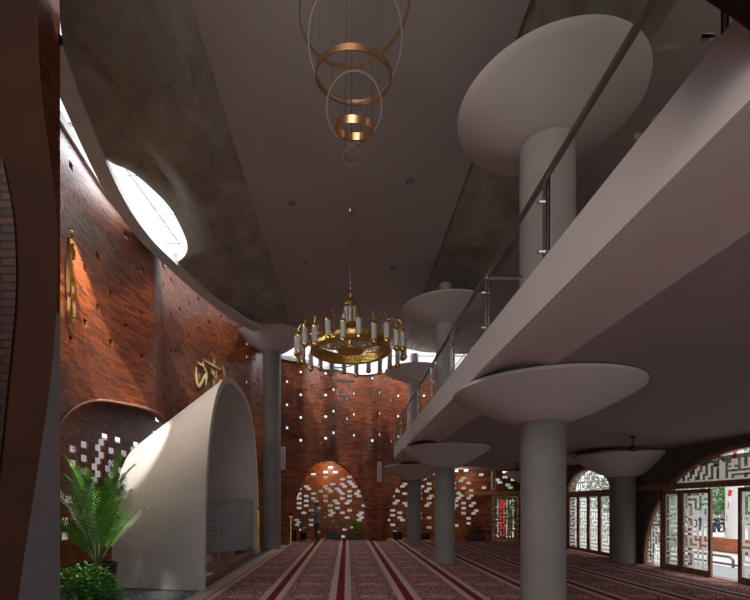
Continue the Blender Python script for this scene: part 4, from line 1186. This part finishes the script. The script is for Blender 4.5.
def blob(name, c, r, mat, parent, cutfn=None):
    mb = MB(); prof = []
    n = 12
    for k in range(n+1):
        a = -pi/2+pi*k/n; prof.append((max(.001, cos(a)), sin(a)))
    mb.lathe(prof, seg=20); mb.v = [(c[0]+v[0]*r[0], c[1]+v[1]*r[1], c[2]+v[2]*r[2]) for v in mb.v]
    return mb.build(name, mat, parent, smooth=True)
blob('hair', (-.012,0,1.685), (.098,.085,.085), M['hair'], per)
for sy in (-1,1):
    blob('ear', (.02,sy*.078,1.62), (.02,.012,.032), M['skin'], per); blob('eye', (.108,sy*.032,1.635), (.008,.012,.008), M['whitepaint'], per)
    hx = Vector((.23,sy*.12,1.30))
    for k in range(4):
        L = (.075,.085,.08,.065)[k]; b0 = hx+Vector((.015, sy*(.022-.016*k), .03))
        MB().tube([b0, b0+Vector((.012,0,L*.5)), b0+Vector((0.0,-sy*.006,L))], [.009,.008,.006], 6).build('finger', M['skin'], per, smooth=True)
    MB().tube([hx+Vector((0,-sy*.02,.0)), hx+Vector((0.0,-sy*.05,.03)), hx+Vector((.0,-sy*.055,.055))], [.011,.009,.007], 6).build('thumb', M['skin'], per, smooth=True)
MB().tube([(.105,0,1.64),(.128,0,1.605),(.112,0,1.598)], [.008,.014,.006], 6).build('nose', M['skin'], per)
MB().tube([(.105,-.022,1.572),(.113,0,1.572),(.105,.022,1.572)], .006, 6).build('mouth', plain('lips',(.16,.06,.05),.6), per)

# small gilt stand at the foot of the far arch, dark urn
b = MB().box((-.07,-.07,0),(.07,.07,.04)).box((-.025,-.025,.04),(.025,.025,1.15)).box((-.08,-.06,1.15),(.08,.06,1.22)).build('gilt_stand', M['gold']); b.location = ((291-VX)/F*18.2, 18.2, 0)
tag(b, 'thin gilt stand at the left foot of the far brick arch', 'stand')

# ================================================================ COURTYARD
struct(MB().box((8.55,-10,-.12),(60,60,-.03)).box((-40,22.7,-.12),(8.55,60,-.03)).box((-40,-10,-.12),(-9,22.7,-.03)).build('ground', M['paving']), 'pale courtyard paving outside', 'ground')
struct(MB().box((8.5,5,-.05),(10.2,13,-.01)).build('trim_6', plain('grey_step',(.33,.35,.36),.6)), 'grey step outside the open doorway', 'trim')
def outpt(px, X):  # point on the courtyard at lateral distance X seen at px
    return F*X/(px-VX)
mb = MB(); X = 14.5
def facebox(x0, y0, y1, z0, z1, th):
    V = [(x0,y0,z0),(x0,y1,z0),(x0,y1,z1),(x0,y0,z1)]
    mb.quad(V[1],V[0],V[3],V[2], [(y1,z0),(y0,z0),(y0,z1),(y1,z1)])
    mb.quad((x0+th,y0,z0),(x0+th,y1,z0),(x0+th,y1,z1),(x0+th,y0,z1), [(y0,z0),(y1,z0),(y1,z1),(y0,z1)])
    mb.quad((x0,y0,z1),(x0+th,y0,z1),(x0+th,y1,z1),(x0,y1,z1), [(y0,0),(y0,.1),(y1,.1),(y1,0)])
    mb.quad((x0,y0,z0),(x0+th,y0,z0),(x0+th,y0,z1),(x0,y0,z1), [(0,z0),(.2,z0),(.2,z1),(0,z1)])
facebox(13.4, 12.0, 22, .0, .47, .25)
tag(mb.build('garden_wall', M['orange']), 'low orange brick wall in the courtyard outside the open doorway', 'wall', kind='thing')
r = empty('steel_barrier', (0,0,0)); tag(r, 'low grey tubular barrier in the courtyard before the orange wall', 'barrier')
MB().tube([(10.3,12.0,-.03),(10.3,12.0,.18),(10.3,12.1,.25),(10.3,14,.25)], .035, 8).build('top_rail', plain('grey_tube',(.2,.2,.2),.4), r, smooth=True)
MB().tube([(10.3,11.0,.05),(10.3,14,.05)], .03, 8).build('lower_rail', plain('grey_tube2',(.2,.2,.2),.4), r, smooth=True)
def px_out(px, X): return F*X/(px-VX)
y = px_out(734.5, 20.0)
pc = MB().lathe([(.38,0),(.36,6)], c=(0,0,0), seg=24).build('courtyard_pillar', M['whitepaint'], smooth=True); pc.location = (20.0, y, -.03); tag(pc, 'round white pillar standing in the courtyard beyond the open doorway', 'pillar', kind='thing')
# striped pole
fp = empty('striped_pole', (18.0, px_out(724,18.0), -.03)); tag(fp, 'leaning red and white striped pole in the courtyard', 'pole')
for k in range(14):
    z0, z1 = .3*k, .3*(k+1); MB().tube([(0+.05*z0,-.09*z0,z0),(0+.05*z1,-.09*z1,z1)], .07 if k > 5 else .02, 10).build('band', M['red'] if k % 2 else M['whitepaint'], fp)
# added backdrop walls toning down the brightness seen through the screen gaps
struct(MB().box((-12,25.6,-.1),(9.6,25.8,3.4)).build('wall_backdrop_back', M['backdrop']), 'pale backdrop wall added to dim the gaps of the far brick screen', 'wall')
struct(MB().box((-9.4,2,-.1),(-9.2,25.6,4.2)).build('wall_backdrop_left', M['backdrop']), 'pale backdrop wall added to dim the gaps of the left screen', 'wall')
# motorcycles
def bike(loc, rz, label):
    root = empty('motorcycle', loc, rz); tag(root, label, 'motorcycle', 'motorcycles parked in the courtyard')
    for x in (-.62,.62):
        pts = [(x+.28*cos(2*pi*k/20),0,.30+.28*sin(2*pi*k/20)) for k in range(20)]
        w = MB().tube(pts, .045, 8, closed=True).build('wheel', M['tyre'], root, smooth=True)
        MB().lathe([(.06,-.05),(.06,.05)], seg=12).build('hub', M['steel'], w)
        children(w)[0].rotation_euler = (pi/2,0,0); children(w)[0].location = (x,0,.30)
    MB().tube([(-.5,0,.55),(-.1,0,.42),(.25,0,.45),(.45,0,.85)], [.10,.15,.13,.08], 10).build('body', M['bike'], root, smooth=True)
    MB().tube([(-.65,0,.80),(-.3,0,.78),(.05,0,.74)], [.06,.10,.09], 10).build('seat', M['tyre'], root, smooth=True)
    MB().tube([(.60,0,.32),(.45,0,.85),(.42,0,1.0)], .03, 8).tube([(.38,-.32,1.05),(.42,0,1.0),(.38,.32,1.05)], .018, 8).build('fork_and_handlebar', M['steel'], root)
    blob('headlight', (.52,0,.90), (.08,.09,.08), M['whitepaint'], root)
    for sy in (-1,1): MB().tube([(.38,sy*.28,1.05),(.37,sy*.33,1.2)], [.01,.05], 8).build('mirror', M['tyre'], root)
for i, (px, X, rz, lb) in enumerate([(727.5,23.6,.4,'dark motorcycle parked beside the white courtyard pillar'),(716.5,23.0,.7,'blue-black motorcycle parked at the left in the courtyard'),(700,23.5,.9,'motorcycle in the courtyard seen through the screened door leaf'),(688,25.5,.3,'motorcycle far left in the courtyard behind the narrow door leaf')]):
    bike((X, px_out(px, X), -.03), rz, lb)
# trees
def tree(loc, h, r, label, seed, name='tree'):
    root = empty(name, loc); tag(root, label, 'tree', 'trees around the courtyard'); rg = random.Random(seed)
    MB().tube([(0,0,0),(.1,0,h*.35),(0,.1,h*.6)], [.16,.12,.06], 8).build('trunk', M['bark'], root, smooth=True)
    lf = MB()
    for k in range(2600):
        while True:
            v = Vector((rg.uniform(-1,1),rg.uniform(-1,1),rg.uniform(-1,1)))
            if .3 < v.length < 1: break
        c = Vector((v.x*r, v.y*r, h*.6+v.z*h*.45)); d = Vector((rg.uniform(-1,1),rg.uniform(-1,1),rg.uniform(-.6,.6))).normalized()
        sd = d.cross(Vector((0,0,1))).normalized(); l = .12*r
        lf.quad(c, c+d*l*.5+sd*l*.3, c+d*l, c+d*l*.5-sd*l*.3)
    lf.build('crown', M['treeleaf'], root)
k = 0
for (x, y, h, r, lb) in [(27.0,33.5,5.5,2.1,'leafy green tree at the left through the open doorway'),(34.5,38.5,6.5,2.6,'leafy green tree behind the white courtyard pillar'),(31,46,6,2.8,'green tree beyond the narrow door leaves'),(29.5,34.5,2.6,1.5,'low green bush behind the parked motorcycles'),
                         (18,29.5,5,2.2,'green tree beyond the far arched doorway'),(8.8,24.4,3.0,.9,'green tree outside the teak lattice door'),(5.2,24.5,2.6,.8,'small tree outside the brick screen behind the columns'),(-1.4,24.4,2.9,.7,'small tree outside the brick screen behind the person'),(17,25.5,1.6,1.3,'low bush outside the far arched doorway')]:
    tree((x,y,-.03), h, r, lb, 30+k); k += 1
b = MB(); b.box((38,15,-.03),(40,60,5)); o = b.build('street_building', M['building']); tag(o, 'pale street building far beyond the courtyard', 'building', kind='thing')
b = MB()
for k in range(8): b.box((37.9,18+5*k,1.2),(38,20.5+5*k,3.2))
b.build('window', M['bike'], o)
# flag seen through the far teak door
b = MB()
for k in range(10): b.quad((7.9+.05*sin(k),23.4,-.03+.25*k),(8.2+.05*sin(k),23.4,-.03+.25*k),(8.2+.05*sin(k+1),23.4,.22+.25*k),(7.9+.05*sin(k+1),23.4,.22+.25*k))
o = b.build('red_banner', M['red'], merge=True); tag(o, 'red banner outside the teak lattice door', 'banner')

# ================================================================ LIGHT
w = bpy.data.worlds.new('sky'); scene.world = w; w.use_nodes = True; bg = w.node_tree.nodes['Background']
bg.inputs[0].default_value = (.90,.95,1.0,1); bg.inputs[1].default_value = 1.25
def light(kind, name, loc, target, energy, color, **kw):
    l = bpy.data.lights.new(name, kind); l.energy = energy; l.color = color
    for k, v in kw.items(): setattr(l, k, v)
    o = bpy.data.objects.new(name, l); col.objects.link(o); o.location = loc
    o.rotation_euler = (Vector(target)-Vector(loc)).to_track_quat('-Z','Y').to_euler(); return o
light('SUN', 'sun', (0,0,20), (-3.2,2.4,10), 2.2, (1,.95,.88), angle=.03)
# skylight portals as lamps above the roof openings
light('AREA', 'skylight_lamp', (-4.6,9.2,8.6), (-3.4,10.2,2), 560, (.92,.96,1), shape='RECTANGLE', size=1.6, size_y=5)
light('AREA', 'far_skylight_lamp', (.3,20.0,8.9), (.3,19.4,2), 270, (.95,.97,1), shape='RECTANGLE', size=6, size_y=1.4)
light('SPOT', 'canopy_sun_spot', (-4.25,6.9,6.9), (-4.72,9.75,2.75), 1700, (1,.97,.92), spot_size=radians(25), spot_blend=.35, shadow_soft_size=.04)  # added spot standing in for sun falling through the skylight
light('SPOT', 'palm_spot', (-3.75,6.2,4.6), (-4.05,7.3,1.4), 560, (.95,1,.88), spot_size=radians(31), spot_blend=.5, shadow_soft_size=.05)
light('SPOT', 'wall_wash', (-3.3,5.9,5.8), (-4.7,10.5,3.6), 380, (1,.82,.62), spot_size=radians(75), spot_blend=.8, shadow_soft_size=.2)
light('POINT', 'passage_lamp', (-5.5,7.9,3.4), (0,0,0), 12, (1,.7,.45), shadow_soft_size=.1)
light('POINT', 'passage_lamp', (-.8,21.5,3.5), (0,0,0), 45, (1,.75,.5), shadow_soft_size=.1)
light('POINT', 'passage_lamp', (5.0,20.5,3.0), (0,0,0), 18, (1,.8,.6), shadow_soft_size=.1)
light('POINT', 'gallery_fill_lamp', (5.6,3.6,6.4), (0,0,0), 45, (1,.9,.82), shadow_soft_size=.1)  # added fill out of view, brightens the upper gallery
light('AREA', 'rear_fill_lamp', (-1.8,-2.2,6.3), (1.2,9,3.9), 320, (1,.92,.86), shape='RECTANGLE', size=4, size_y=2)  # added soft fill behind the viewpoint, no real source there

# ================================================================ CAMERA
cam = bpy.data.cameras.new('camera'); co = bpy.data.objects.new('camera', cam); col.objects.link(co)
co.location = (0,0,CH); co.rotation_euler = (pi/2,0,0)
cam.sensor_fit = 'HORIZONTAL'; cam.sensor_width = 36; cam.lens = 36*F/750
cam.shift_x = (375-VX)/750; cam.shift_y = (VY-300)/750; cam.clip_end = 200; cam.clip_start = .05
scene.camera = co
scene.view_settings.view_transform = 'Standard'; scene.view_settings.look = 'None'; scene.view_settings.exposure = .1
try:
    scene.cycles.max_bounces = 8; scene.cycles.transparent_max_bounces = 16; scene.cycles.sample_clamp_indirect = 4; scene.cycles.use_denoising = True
except Exception: pass
